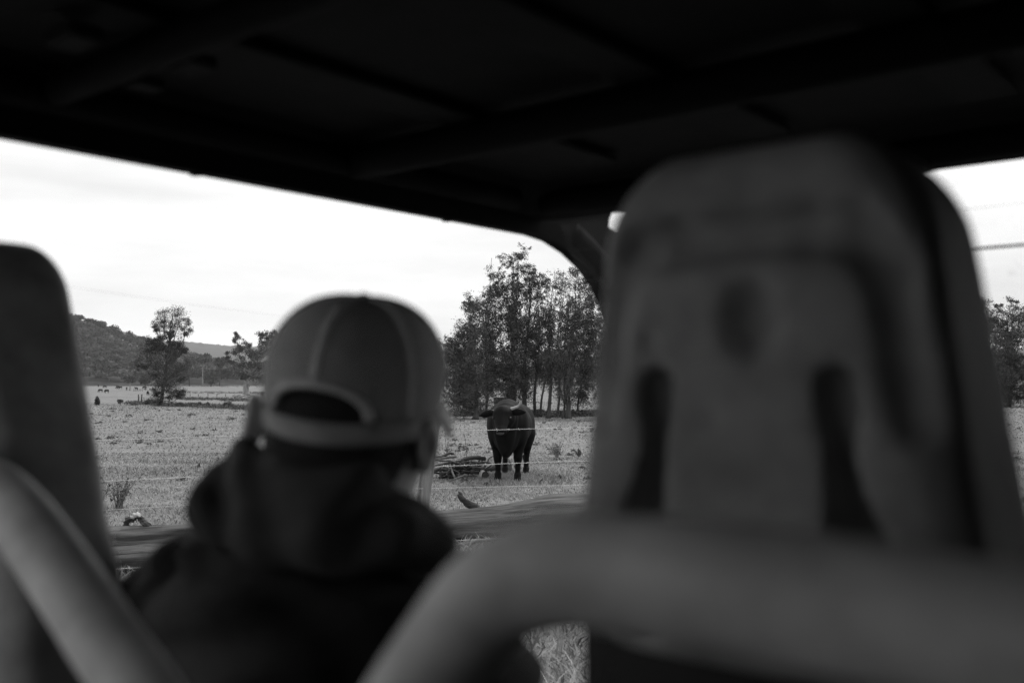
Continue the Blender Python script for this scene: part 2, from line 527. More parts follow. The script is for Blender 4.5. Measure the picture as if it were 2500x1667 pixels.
protos = [crown_proto(np.random.default_rng(50 + i)) for i in range(8)]
V, F, SH = [], [], []; off = 0
R = np.random.default_rng(3)
placed = 0
for k in range(3800):
    if placed >= 2000: break
    xp = R.uniform(60, 760) if R.random() < 0.7 else R.uniform(760, 2900)
    az = math.atan((xp - CX) / FPX)
    d = 612 + (R.random() ** 0.8) * 345
    if xp > 760: d = 612 + R.random() * 120
    x, y = d * math.sin(az), d * math.cos(az)
    z = max(float(near_hill(np.array(x), np.array(y))), float(gz(x, y)))
    h = R.uniform(8, 15) * (1.0 if d < 930 else 0.8); wdt = h * R.uniform(0.32, 0.5)
    pv, pf, ps = protos[R.integers(0, 8)]
    a = R.uniform(0, 6.28); ca, sa = math.cos(a), math.sin(a)
    q = pv * np.array([wdt, wdt, h * 0.42])
    q = np.stack([q[:, 0] * ca - q[:, 1] * sa + x, q[:, 0] * sa + q[:, 1] * ca + y, q[:, 2] + z + h * 0.55], 1)
    V.append(q); F.append(pf + off); SH.append(ps * R.uniform(0.55, 1.5)); off += len(q)
    placed += 1
tag(link('hillside_forest', mesh_np('hillside_forest', np.concatenate(V), np.concatenate(F), M_far, shade=np.concatenate(SH))),
    'dense eucalypt forest covering the hillside behind the pasture', 'forest', kind='stuff')

# ================================================================== VEHICLE
VB = (-0.65, 0.6, 0.0)
veh = thing('utility_vehicle', 'open-sided utility vehicle with black roof that the picture is taken from', 'vehicle', V2W(*VB), -VA)
def vb(mb, name, m, parent=veh, **k): return mb.build(name, m, parent, off=VB, **k)
def vnp(name, v, q, m, parent=veh, smooth=True):
    return link(name, mesh_np(name, np.asarray(v) - np.array(VB), q, m, smooth), parent)
RT = EYE + 0.405         # underside of the roof's edge
RL, RR = -1.55, 0.24
PRR_ = RL + 0.02
# roof skin: crowned, rounded front corners
def rounded_rect(x0, x1, y0, y1, rad, n=8):
    out = []
    for cx, cy, a0 in ((x1 - rad, y1 - rad, 0), (x0 + rad, y1 - rad, 90), (x0 + rad, y0 + rad, 180), (x1 - rad, y0 + rad, 270)):
        for i in range(n + 1):
            a = math.radians(a0 + 90 * i / n); out.append((cx + rad * math.cos(a), cy + rad * math.sin(a)))
    return out
ring = rounded_rect(RL, RR, -0.75, 1.97, 0.10)
def inset(r, d):
    cx, cy = (RL + RR) / 2, 0.61
    return [(x - math.copysign(min(d, abs(x - cx)), x - cx), y - math.copysign(min(d, abs(y - cy)), y - cy)) for x, y in r]
m = MB(); n = len(ring)
lv = [(inset(ring, 0.16), 0.075), (inset(ring, 0.10), 0.070), (inset(ring, 0.05), 0.012), (inset(ring, 0.012), 0.0), (ring, 0.006), (ring, 0.035), (inset(ring, 0.05), 0.075), (inset(ring, 0.2), 0.105)]
vs = []; fs = []
for rr_, z in lv: vs += [(x, y, RT + z) for x, y in rr_]
for i in range(len(lv) - 1):
    for j in range(n):
        j2 = (j + 1) % n; fs.append((i * n + j, (i + 1) * n + j, (i + 1) * n + j2, i * n + j2))
fs.append(tuple(range(n))); fs.append(tuple((len(lv) - 1) * n + j for j in range(n - 1, -1, -1)))
m.add(vs, fs); roof = vb(m, 'roof', M_roof, smooth=False)
# underside ribs along the vehicle
for k, r_ in enumerate((-1.18, -0.80, -0.42, -0.06)):
    m = MB(); m.box((r_, 0.60, RT + 0.062), (0.045, 1.12, 0.007)); vb(m, 'roof_rib', M_roof, roof, smooth=False, bevel=0.008)
for k, (r_, f_) in enumerate(((PRR_, 0.98), (PRR_, 1.62), (PRR_, 0.30))):
    m = MB(); m.tube([(r_, f_, RT - 0.040), (r_, f_, RT + 0.01)], [0.011, 0.013], 8); vb(m, 'roof_bolt', M_cage, roof)
# cage
def tube_part(name, pts, rad, mt=M_cage, n=14, parent=veh, sm=True):
    m = MB(); m.tube(smooth_path(pts, 6) if sm else pts, rad, n); return vb(m, name, mt, parent)
for r_ in (RL + 0.07, RR - 0.07):
    tube_part('side_rail', [(r_, -0.6, RT + 0.028), (r_, 0.6, RT + 0.030), (r_, 1.80, RT + 0.028)], 0.026)
tube_part('cross_bar', [(RL + 0.07, 0.70, RT + 0.035), (-0.65, 0.70, RT + 0.037), (RR - 0.07, 0.70, RT + 0.035)], 0.025)
tube_part('cross_bar', [(RL + 0.07, 1.30, RT + 0.028), (-0.65, 1.30, RT + 0.03), (RR - 0.07, 1.30, RT + 0.028)], 0.033)
tube_part('windscreen_header', [(RL + 0.09, 1.89, RT + 0.030), (-0.65, 1.91, RT + 0.028), (RR - 0.09, 1.89, RT + 0.030)], 0.030)
def Pr(x, y, r_):
    d = ray(x, y); t = r_ / (d.x * math.cos(VA) - d.y * math.sin(VA)); d = d * t
    return (d.x * math.sin(VA) + d.y * math.cos(VA), d.z + EYE)
PRR = RL + 0.02
pil = [Pr(*q, PRR) for q in ((1390, 572), (1436, 618), (1484, 682), (1540, 790), (1590, 930), (1625, 1180))]
low = [Pr(*q, PRR) for q in ((-260, 287), (120, 357), (700, 464), (1200, 556), (1290, 573), (1335, 588), (1380, 617), (1420, 655), (1452, 700), (1476, 752), (1490, 800))]
upr = [Pr(*q, PRR) for q in ((1545, 720), (1520, 600), (1512, 583), (1474, 556), (1476, 536), (1490, 505))]
upr += [(low[0][0], RT + 0.03)]
for r_ in (PRR, RR - 0.02):
    sgn = -1 if r_ < -0.6 else 1
    pts = [(r_, a, b) for a, b in pil]; pts.append((r_, pil[-1][0] + 0.02, 0.5))
    tube_part('front_pillar', pts, 0.036)
    # moulded side trim that hangs below the roof edge and rounds the corner of the opening
    pl = low + upr; n = len(pl); g = MB()
    g.add([(r_ - 0.016, a, b) for a, b in pl] + [(r_ + 0.016, a, b) for a, b in pl],
          [tuple(range(n)), tuple(range(2 * n - 1, n - 1, -1))] + [(i, (i + 1) % n, (i + 1) % n + n, i + n) for i in range(n)])
    vb(g, 'side_trim', M_cage, smooth=False)
    tube_part('centre_pillar', [(r_, 0.44, RT + 0.03), (r_, 0.42, 1.5), (r_ + sgn * 0.02, 0.40, 1.0), (r_, 0.40, 0.46)], 0.026)
    tube_part('rear_pillar', [(r_, -0.62, RT + 0.03), (r_, -0.66, 1.5), (r_, -0.70, 0.95), (r_, -0.70, 0.46)], 0.026)
# small brackets, clips and a dome-shaped fitting under the roof
for (x, y, w_, h_, mt) in ((180, 110, 0.035, 0.010, M_roof), (470, 175, 0.03, 0.009, M_roof), (355, 222, 0.022, 0.008, M_roof), (1760, 262, 0.05, 0.006, M_lightplastic), (2200, 150, 0.05, 0.012, M_cage)):
    d = ray(x, y); t_ = (RT + 0.02 - EYE) / d.z; p = d * t_
    r_ = p.x * math.cos(VA) - p.y * math.sin(VA); f_ = p.x * math.sin(VA) + p.y * math.cos(VA)
    m = MB(); m.box((r_, f_, RT + 0.03), (w_, 0.022, h_)); vb(m, 'roof_bracket', mt, roof, smooth=False, bevel=0.005)
# windscreen: two clear panels with a hinge seal
def WS(s): return 1.93 + 0.57 * s, RT - 0.005 - 0.95 * s
def pane(s0, s1):
    m = MB(); (f0, z0), (f1, z1) = WS(s0), WS(s1); x0, x1 = RL + 0.10, RR - 0.10
    m.add([(x0, f0, z0), (x1, f0, z0), (x1, f1, z1), (x0, f1, z1)], [(0, 1, 2, 3)])
    return m
pane(0.012, 0.146).build('windscreen_pane', M_glass, veh, False, off=VB)
pane(0.154, 0.97).build('windscreen_pane', M_glass, veh, False, off=VB)
f_, z_ = WS(0.150); m = MB(); m.box((-0.655, f_, z_), (0.78, 0.002, 0.0026)); vb(m, 'hinge_seal', M_black, smooth=False)
f_, z_ = WS(0.075); m = MB(); m.box((-0.655, f_ + 0.004, z_), (0.78, 0.0003, 0.0004)); vb(m, 'upper_strip', M_lightplastic, smooth=False)  # thin strip across the upper windscreen

# bonnet, dash, floor, wheels
m = MB(); m.box((-0.655, 2.20, 0.93), (0.80, 0.12, 0.10)); vb(m, 'dashboard', M_black, smooth=False, bevel=0.04)
m = MB(); m.box((-0.655, 2.75, 0.68), (0.74, 0.42, 0.14)); vb(m, 'bonnet', M_roof, smooth=False, bevel=0.06)
m = MB(); m.box((-0.655, 0.90, 0.44), (0.80, 1.85, 0.03)); vb(m, 'floor_pan', M_black, smooth=False, bevel=0.01)
for r_ in (-1.42, 0.11):
    for f_ in (2.55, -0.45):
        m = MB()
        prof = [(-0.12, 0.16), (-0.12, 0.27), (-0.10, 0.32), (-0.05, 0.335), (0.05, 0.335), (0.10, 0.32), (0.12, 0.27), (0.12, 0.16)]
        vs = []; fs = []; n = 28
        for j in range(n):
            a = 2 * math.pi * j / n
            vs += [(r_ + px, f_ + pr * math.cos(a), 0.335 + pr * math.sin(a)) for px, pr in prof]
        for j in range(n):
            for i in range(8): fs.append((j * 8 + i, ((j + 1) % n) * 8 + i, ((j + 1) % n) * 8 + (i + 1) % 8, j * 8 + (i + 1) % 8))
        m.add(vs, fs); w = vb(m, 'wheel', M_rubber)
        m = MB(); m.tube([(r_ - 0.07, f_, 0.335), (r_ + 0.07, f_, 0.335)], 0.165, 20); vb(m, 'rim', M_cage, w)
for f_ in (2.55, -0.45):
    m = MB(); m.tube([(-1.42, f_, 0.335), (0.11, f_, 0.335)], 0.04, 10); vb(m, 'axle', M_cage)

m = MB(); m.box((RR - 0.055, 0.50, 1.27), (0.004, 1.20, 0.78)); vb(m, 'side_light_blocker', M_black, smooth=False)  # added out of view to block light from the right
m = MB(); m.box((-0.655, -0.73, 0.92), (0.86, 0.006, 0.44)); vb(m, 'low_rear_light_blocker', M_black, smooth=False)  # added out of view to cut low light from behind
m = MB(); m.box((-0.18, -0.73, 1.71), (0.385, 0.006, 0.345)); vb(m, 'high_rear_light_blocker', M_black, smooth=False)  # added out of view to keep rear light to the left half
# front bench and rear bench
m = MB(); m.box((-0.82, 0.98, 0.86), (0.72, 0.25, 0.07)); cush = vb(m, 'bench_cushion', M_seatf, smooth=False, bevel=0.04)
m = MB(); m.box((-0.82, 0.98, 0.63), (0.66, 0.20, 0.16)); vb(m, 'bench_base', M_black, smooth=False, bevel=0.02)
m = MB(); m.box((-0.655, -0.22, 0.80), (0.72, 0.24, 0.06)); vb(m, 'rear_bench_cushion', M_seatf, smooth=False, bevel=0.04)
m = MB(); m.box((-0.655, -0.22, 0.60), (0.66, 0.20, 0.13)); vb(m, 'rear_bench_base', M_black, smooth=False, bevel=0.02)
# low middle backrest
m = MB(); m.box((-0.85, 0.60, 1.08), (0.20, 0.04, 0.17)); vb(m, 'middle_backrest', M_seatf, smooth=False, bevel=0.03)

# moulded seat backs
def seat_sdf(cr, ff, top, dz, zb, thick, wl):
    lo = (-0.33, -0.05, zb - 0.03); hi = (0.33, 0.28, top + 0.03); h = 0.006
    G = grid(lo, hi, h)
    x, y, z = G[..., 0], G[..., 1], G[..., 2]
    w = np.interp(z - dz, [0.95, 1.25, 1.45, 1.55, 1.75, 1.85], wl)
    dep = np.interp(z, [1.25, 1.50, 1.80], [0.120 * thick, 0.096 * thick, 0.070])
    xs_ = x / w * 0.14
    rad = 0.070
    qx = np.abs(xs_) - 0.14 + rad; qz = np.maximum(z - top + rad, (zb - z) + rad * 0.5)
    s2 = np.hypot(np.maximum(qx, 0), np.maximum(qz, 0)) + np.minimum(np.maximum(qx, qz), 0) - rad
    yc = y - dep - 0.002
    Rr = 0.034
    a = np.maximum(s2 + Rr, 0); b = np.maximum(np.abs(yc) - dep + Rr, 0)
    F = np.hypot(a, b) + np.minimum(np.maximum(s2 + Rr, np.abs(yc) - dep + Rr), 0) - Rr
    # shallow inset panel bounded by a crease
    def cut(F, pts, r_, k):
        for i in range(len(pts) - 1): F = smax(F, -sd_cap(G, pts[i], pts[i + 1], r_, r_), k)
        return F
    zt = top
    cre = [(-0.125, 0.0, zt - 0.20), (-0.108, 0.0, zt - 0.10), (-0.085, 0.0, zt - 0.076), (-0.05, 0.0, zt - 0.070), (0.05, 0, zt - 0.070), (0.085, 0.0, zt - 0.076), (0.108, 0.0, zt - 0.10), (0.125, 0.0, zt - 0.20)]
    F = cut(F, cre, 0.018, 0.010)
    F = smax(F, -sd_ell(G, (0.008, 0.0, zt - 0.132), (0.021, 0.020, 0.028)), 0.014)
    for sx in (-1, 1):
        F = cut(F, [(sx * 0.070, 0.012, zt - 0.180), (sx * 0.073, 0.02, zt - 0.235), (sx * 0.078, 0.02, zt - 0.28), (sx * 0.082, 0.02, zt - 0.33)], 0.015, 0.008)
        F = smax(F, -sd_cap(G, (sx * 0.078, 0.022, zt - 0.25), (sx * 0.094, 0.022, zt - 0.34), 0.016, 0.036), 0.010)
    F = smax(F, -sd_ell(G, (-0.078, -0.012, zt - 0.145), (0.012, 0.02, 0.010)), 0.008)
    v, q = nets(F, lo, h)
    v = v + np.array([cr, ff, 0])
    return v, q
for cr, ff, top, zb, thick, wl in ((-0.331, 0.655, EYE + 0.178, 1.470, 1.0, [0.265, 0.24, 0.178, 0.155, 0.131, 0.114]), (-1.345, 0.463, EYE + 0.178, 1.20, 0.72, [0.31, 0.30, 0.280, 0.250, 0.158, 0.112])):
    v, q = seat_sdf(cr, ff, top, 0.0, zb, thick, wl)
    s = vnp('seat_back', v, q, M_seat)
    m = MB()
    m.box((cr, ff + 0.09, 1.20), (0.160 if cr > -1 else 0.12, 0.075 if cr > -1 else 0.05, 0.29)); vb(m, 'seat_lower_shade', M_seatf, s, smooth=False, bevel=0.028)  # near-black box puts shade into the colour of the lower seat back
# grab hoops behind the front seats
FH = 0.42
hp = [Pf(760, 2120, FH), Pf(880, 1900, FH), Pf(960, 1780, FH), Pf(1035, 1667, FH), Pf(1100, 1575, FH), Pf(1165, 1492, FH), Pf(1240, 1432, FH), Pf(1340, 1400, FH), Pf(1480, 1396, FH), Pf(1800, 1432, FH), Pf(2150, 1495, FH), Pf(2500, 1570, FH)]
hp = [hp[0] + Vector((-0.03, 0, -0.15))] + hp + [hp[-1] + Vector((0.08, 0, -0.01)), hp[-1] + Vector((0.14, 0, -0.06)), hp[-1] + Vector((0.17, 0, -0.2))]
mb_ = MB(); mb_.tube(smooth_path(hp, 6), 0.0295, 18); vb(mb_, 'grab_bar', M_bar)
zt = sum(p.z for p in hp[8:10]) / 3
lp = [Pf(500, 1960, FH), Pf(410, 1790, FH), Pf(331, 1667, FH), Pf(262, 1570, FH), Pf(170, 1430, FH), Pf(55, 1270, FH), Pf(-40, 1185, FH), Pf(-160, 1150, FH)]
e = lp[-1]
lp = [lp[0] + Vector((0.03, 0, -0.2))] + lp + [e + Vector((-0.12, 0, 0)), e + Vector((-0.22, 0, -0.06)), e + Vector((-0.26, 0, -0.3))]
mb_ = MB(); mb_.tube(smooth_path(lp, 6), 0.0295, 18); vb(mb_, 'grab_bar', M_bar)
# seat mounts joining hoops and backs to the floor
for r_, f_ in ((-1.300, 0.56), (-0.331, 0.72)):
    m = MB(); m.box((r_, f_, 0.72), (0.03, 0.03, 0.27)); vb(m, 'seat_bracket', M_cage, smooth=False)

# ================================================================== DRIVER
DY = 1.08
HC = P(867, 986, DY)                       # middle of the head at cap-rim level
HA = math.radians(13)                      # facing, clockwise from +Y
per = thing('person', 'person in dark hooded jacket and back-strapped baseball cap seated with back turned', 'person', (HC.x, HC.y, 0.93), 0)
PB = np.array([HC.x, HC.y, 0.93])
hf = Vector((math.sin(HA), math.cos(HA), 0)); hr = Vector((math.cos(HA), -math.sin(HA), 0)); hu = Vector((0, 0, 1))
ROLL = math.radians(7)
hr, hu = hr * math.cos(ROLL) - hu * math.sin(ROLL), hu * math.cos(ROLL) + hr * math.sin(ROLL)
def H(r_, f_, u_): return HC + hr * r_ + hf * f_ + hu * u_
MH = np.array([list(hr), list(hf), list(hu)]).T       # columns: local axes
TA = math.radians(22)
tf = Vector((math.sin(TA), math.cos(TA), 0)); tr = Vector((math.cos(TA), -math.sin(TA), 0))
TC = Vector((-0.205, 1.115, 0))
def T(r_, f_, z): return Vector((TC.x, TC.y, 0)) + tr * r_ + tf * f_ + Vector((0, 0, z))
def pnp(name, v, q, m, parent=per): return link(name, mesh_np(name, np.asarray(v) - PB, q, m, True), parent)

# the body: head with face, neck, trunk, arms, hands and legs in one skin
pr = [('e', H(0, 0.005, 0.000), (0.080, 0.095, 0.092), 0.01, MH), ('e', H(0, 0.030, -0.055), (0.066, 0.075, 0.075), 0.03, MH), ('e', H(0, -0.015, -0.070), (0.073, 0.080, 0.062), 0.03, MH), ('e', H(-0.055, 0.0, -0.085), (0.034, 0.05, 0.045), 0.03, MH),
      ('e', H(0, 0.075, -0.098), (0.026, 0.026, 0.022), 0.03, MH), ('e', H(0, 0.108, -0.030), (0.014, 0.02, 0.024), 0.012, MH),
      ('e', H(0, 0.093, -0.068), (0.024, 0.012, 0.010), 0.010, MH),
      ('e', H(0.040, 0.072, -0.030), (0.024, 0.02, 0.02), 0.02, MH), ('e', H(-0.040, 0.072, -0.030), (0.024, 0.02, 0.02), 0.02, MH),
      ('e', H(0.082, -0.002, -0.030), (0.012, 0.020, 0.033), 0.006, MH), ('e', H(-0.085, -0.006, -0.030), (0.013, 0.021, 0.034), 0.006, MH),
      ('c', H(0, -0.02, -0.03), T(0, -0.02, 1.44), 0.066, 0.074, 0.03),
      ('c', T(0, 0, 1.38), T(0, 0.0, 1.0), 0.115, 0.135, 0.06), ('c', T(-0.15, 0, 1.37), T(0.15, 0, 1.37), 0.062, 0.062, 0.06)]
arms = []
for s in (-1, 1):
    sh, el, wr = T(s * (0.19 if s < 0 else 0.155), 0.0, 1.365), T(s * (0.25 if s < 0 else 0.18), 0.06, 1.10), T(s * 0.16, 0.30, 1.06)
    arms.append((sh, el, wr))
    pr += [('c', sh, el, 0.048, 0.040, 0.04), ('c', el, wr, 0.040, 0.028, 0.03)]
    hnd = wr + tf * 0.06 - Vector((0, 0, 0.012))
    pr += [('c', wr, hnd, 0.026, 0.030, 0.02)]
    for j in range(4):
        a = hnd + tr * ((j - 1.5) * 0.019); L_ = (0.030, 0.036, 0.034, 0.026)[j]
        b = a + tf * L_ + Vector((0, 0, -0.006)); c = b + tf * L_ * 0.6 - Vector((0, 0, 0.026))
        pr += [('c', a, b, 0.010, 0.009, 0.004), ('c', b, c, 0.009, 0.008, 0.003)]
    th = wr + tf * 0.03 - tr * s * 0.022
    pr += [('c', th, th + tf * 0.03 - tr * s * 0.022 - Vector((0, 0, 0.012)), 0.012, 0.009, 0.006)]
    hip, kn, an_ = T(s * 0.09, 0.02, 1.005), T(s * 0.14, 0.42, 1.02), T(s * 0.14, 0.50, 0.56)
    pr += [('c', hip, kn, 0.082, 0.058, 0.05), ('c', kn, an_, 0.056, 0.040, 0.03), ('c', an_ + Vector((0, 0, -0.04)), an_ + tf * 0.16 + Vector((0, 0, -0.05)), 0.036, 0.030, 0.02)]
lo = (-0.75, 0.80, 0.44); hi = (0.45, 2.05, 1.80)
v, q = sculpt(pr, lo, hi, 0.011)
body = pnp('body', v, q, M_skin)
# finer ears and face sit in the same skin; hair at nape and temples
v, q = sculpt([('e', H(0, -0.020, -0.010), (0.0825, 0.083, 0.075), 0.02, MH), ('e', H(0, -0.045, -0.055), (0.074, 0.056, 0.058), 0.02, MH)], tuple(HC - Vector((0.14, 0.16, 0.13))), tuple(HC + Vector((0.14, 0.14, 0.14))), 0.006)
pnp('hair', v, q, M_hair)
for s in (-1, 1):
    EO = -0.010
    v, q = sculpt([('e', H(EO + s * 0.100, -0.014, -0.032), (0.012, 0.020, 0.031), 0.01, MH), ('c', H(s * 0.070, 0.0, -0.03), H(EO + s * 0.094, -0.01, -0.032), 0.02, 0.012, 0.01)], tuple(HC - Vector((0.14, 0.1, 0.1))), tuple(HC + Vector((0.14, 0.1, 0.06))), 0.005,
                  lambda G, F: smax(F, -sd_ell(G, H(EO + s * 0.109, -0.026, -0.030), (0.008, 0.010, 0.019), MH), 0.004))
    pnp('ear', v, q, M_skin, body)

# cap: six-panel crown with half-moon opening, strap, brim, seams, button

CA, CB, CH = 0.0945, 0.113, 0.119
TILT = math.radians(6)                   # rim lower at the back
def Cp(th, e, s=1.0):
    """th: 0 = front, clockwise; e: 0 rim .. 1 top"""
    w = math.cos(e * math.pi / 2) ** 0.74 * (0.935 + 0.065 * math.sin(min(e * 4.5, math.pi / 2)))
    k = 1 + 0.010 * abs(math.cos(3 * th)) * math.sin(e * math.pi)
    x = CA * s * k * w * math.sin(th); y = CB * s * k * w * math.cos(th); z = CH * s * math.sin(e * math.pi / 2) ** 0.82
    y2 = y * math.cos(TILT) - z * math.sin(TILT); z2 = y * math.sin(TILT) + z * math.cos(TILT)
    return H(x, y2 * 1.0, z2 - 0.004)
TH0 = math.radians(180)
nu, nv = 96, 26
def in_arch(th, e):
    d = (th - TH0 + math.pi) % (2 * math.pi) - math.pi
    return (d / math.radians(35)) ** 2 + (e / 0.15) ** 2 < 1 and e > -0.001
vs = []; fs = []
for i in range(nu):
    for j in range(nv + 1): vs.append(Cp(2 * math.pi * i / nu, j / nv * 0.985))
for i in range(nu):
    i2 = (i + 1) % nu
    for j in range(nv):
        if in_arch(2 * math.pi * (i + 0.5) / nu, (j + 0.5) / nv * 0.985): continue
        fs.append((i * (nv + 1) + j, i * (nv + 1) + j + 1, i2 * (nv + 1) + j + 1, i2 * (nv + 1) + j))
m = MB(); m.add(vs, fs)
crown = m.build('cap', M_cap, per, off=PB)
sm = crown.modifiers.new('thick', 'SOLIDIFY'); sm.thickness = 0.002
for k in range(6):
    th = TH0 + k * math.pi / 3
    e0 = 0.16 if k == 0 else 0.02
    pts = [Cp(th, e, 1.006) for e in np.linspace(e0, 0.97, 14)]
    m = MB(); m.tube(pts, 0.0042, 6, sq=(1.0, 0.5)); m.build('seam', M_seam, crown, off=PB)
m = MB(); m.tube([Cp(TH0 + math.radians(35) * math.sin(a), 0.15 * math.cos(a) + 0.004, 1.006) for a in np.linspace(-1.5, 1.5, 22)], 0.0052, 6); m.build('opening_binding', M_seam, crown, off=PB)
top = Cp(0, 1.0)
v, q = sculpt([('e', top + Vector((0, 0, 0.001)), (0.009, 0.009, 0.005), 0.01)], tuple(top - Vector((0.02, 0.02, 0.015))), tuple(top + Vector((0.02, 0.02, 0.015))), 0.002)
pnp('button', v, q, M_capblack, crown)
# strap across the opening
vs = []; fs = []; n = 40
for i in range(n + 1):
    th = TH0 + math.radians(-70 + 140 * i / n); dz = Vector((0, 0, -0.0155 - 0.010 * math.cos(math.radians(-70 + 140 * i / n))))
    c = Cp(th, 0.0, 1.012)
    vs += [c + Vector((0, 0, 0.008)) + dz * 0.3, c + dz * 0.85]
for i in range(n): fs.append((2 * i, 2 * i + 1, 2 * i + 3, 2 * i + 2))
m = MB(); m.add(vs, fs); st = m.build('strap', M_capmesh, crown, off=PB); sm = st.modifiers.new('thick', 'SOLIDIFY'); sm.thickness = 0.003
# rim band round the sides and front
vs = []; fs = []; n = 60
for i in range(n + 1):
    th = TH0 + math.radians(60 + 240 * i / n); c = Cp(th, 0.0, 1.004)
    vs += [c + Vector((0, 0, 0.006)), c - Vector((0, 0, 0.013))]
for i in range(n): fs.append((2 * i, 2 * i + 1, 2 * i + 3, 2 * i + 2))
m = MB(); m.add(vs, fs); st = m.build('rim_band', M_cap, crown, off=PB); sm = st.modifiers.new('thick', 'SOLIDIFY'); sm.thickness = 0.002
# curved brim
vs = []; fs = []; a_, b_ = 24, 6
for i in range(a_ + 1):
    x = -0.083 + 0.166 * i / a_
    y0 = CB * 0.93 * math.sqrt(max(0, 1 - (x / CA / 0.94) ** 2)); y1 = y0 + 0.016 + 0.060 * math.sqrt(max(0, 1 - (x / 0.086) ** 2))
    for j in range(b_ + 1):
        t = j / b_
        vs.append(H(x * (1 + 0.06 * t), y0 + (y1 - y0) * t, 0.014 - 7.0 * x * x * (0.45 + 0.55 * t) + 0.004 * t))
for i in range(a_):
    for j in range(b_): fs.append((i * 7 + j, i * 7 + j + 1, (i + 1) * 7 + j + 1, (i + 1) * 7 + j))
m = MB(); m.add(vs, fs); br = m.build('brim', M_brim, crown, off=PB); sm = br.modifiers.new('thick', 'SOLIDIFY'); sm.thickness = 0.005

# jacket over trunk and arms
def folds(G, F):
    x, y, z = G[..., 0], G[..., 1], G[..., 2]
    w = 0.010 * np.sin(x * 26 + 9 * np.sin(z * 11)) * np.sin(z * 17 + x * 12) + 0.0035 * np.sin(x * 55 + z * 47 + 6 * np.sin(y * 20))
    return F + w
pj = [('c', T(0, -0.005, 1.38), T(0, 0.0, 1.02), 0.150, 0.165, 0.06), ('c', T(-0.175, 0, 1.375), T(0.13, 0, 1.365), 0.085, 0.080, 0.07),
      ('e', T(0, -0.05, 1.40), (0.15, 0.11, 0.085), 0.06)]
for s, (sh, el, wr) in zip((-1, 1), arms):
    pj += [('c', sh, el, 0.078, 0.066, 0.05), ('c', el, wr - tf * 0.01, 0.064, 0.044, 0.04)]
v, q = sculpt(pj, (-0.75, 0.78, 0.90), (0.45, 1.70, 1.56), 0.009, folds)
pnp('jacket', v, q, M_jacket)
# hood lying on the shoulders
def hp3(x, y, Y): return P(x, y, Y)
ph = [('c', hp3(592, 1142, 1.08), hp3(500, 1262, 1.02), 0.024, 0.020, 0.02), ('c', hp3(500, 1262, 1.02), hp3(640, 1318, 0.965), 0.018, 0.026, 0.02),
      ('c', hp3(640, 1318, 0.965), hp3(800, 1330, 0.94), 0.026, 0.028, 0.02), ('c', hp3(800, 1330, 0.94), hp3(960, 1290, 0.955), 0.028, 0.024, 0.02),
      ('c', hp3(960, 1290, 0.955), hp3(1045, 1330, 0.99), 0.024, 0.026, 0.02), ('c', hp3(1045, 1330, 0.99), hp3(985, 1240, 1.05), 0.024, 0.022, 0.02),
      ('c', hp3(592, 1142, 1.08), hp3(720, 1142, 1.02), 0.024, 0.022, 0.02), ('c', hp3(720, 1148, 1.02), hp3(870, 1200, 0.99), 0.022, 0.020, 0.02),
      ('c', hp3(870, 1190, 0.99), hp3(990, 1260, 1.00), 0.020, 0.020, 0.02),
      ('c', hp3(620, 1215, 1.03), hp3(800, 1260, 0.985), 0.036, 0.040, 0.03), ('c', hp3(800, 1250, 0.985), hp3(960, 1285, 1.00), 0.036, 0.03, 0.03)]
def hfolds(G, F):
    x, y, z = G[..., 0], G[..., 1], G[..., 2]
    return F + 0.007 * np.sin(z * 60 + x * 30 + 4 * np.sin(x * 22)) * np.sin(x * 18 + 1)
v, q = sculpt(ph, (-0.42, 0.86, 1.38), (0.02, 1.2, 1.64), 0.006, hfolds)
pnp('hood', v, q, M_hood)
ptr = []
for s in (-1, 1):
    hip, kn, an_ = T(s * 0.09, 0.02, 1.005), T(s * 0.14, 0.42, 1.02), T(s * 0.14, 0.50, 0.56)
    ptr += [('c', hip, kn, 0.094, 0.070, 0.05), ('c', kn, an_, 0.068, 0.060, 0.03)]
v, q = sculpt(ptr, (-0.6, 0.92, 0.48), (0.4, 2.0, 1.12), 0.012)
pnp('trousers', v, q, M_trouser)

# ================================================================== FENCE
def fline(x): return 10.10 + 0.517 * x                     # fence runs away to the right
def fwire(px, h):
    a = (px - CX) / FPX; Y = 10.10 / (1 - 0.517 * a); return Vector((a * Y, Y, h))
FB = Vector((-2.0, fline(-2.0), 0))
fence = thing('barbed_wire_fence', 'old barbed wire fence with leaning split timber post in front of the bull', 'fence', FB)
def post(b, t, r_, seed):
    m = MB(); b = Vector(b); t = Vector(t); k = 12
    pts = [b.lerp(t, i / (k - 1)) for i in range(k)]
    m.tube(pts, [r_ * (1.12 - 0.2 * i / k) for i in range(k)], 11, wob=0.07, seed=seed, sq=(1.0, 0.72))
    return m.build('post', M_post, fence, off=FB)
pb = fwire(1014, 0); pb.z = -0.05
post(pb, P(1060, 1032, fwire(1050, 0).y), 0.064, 4)
for x_ in (-5.6, 3.4):
    post((x_, fline(x_), -0.05), (x_ + 0.06, fline(x_) + 0.03, 1.26), 0.06, int(x_ * 10) + 80)
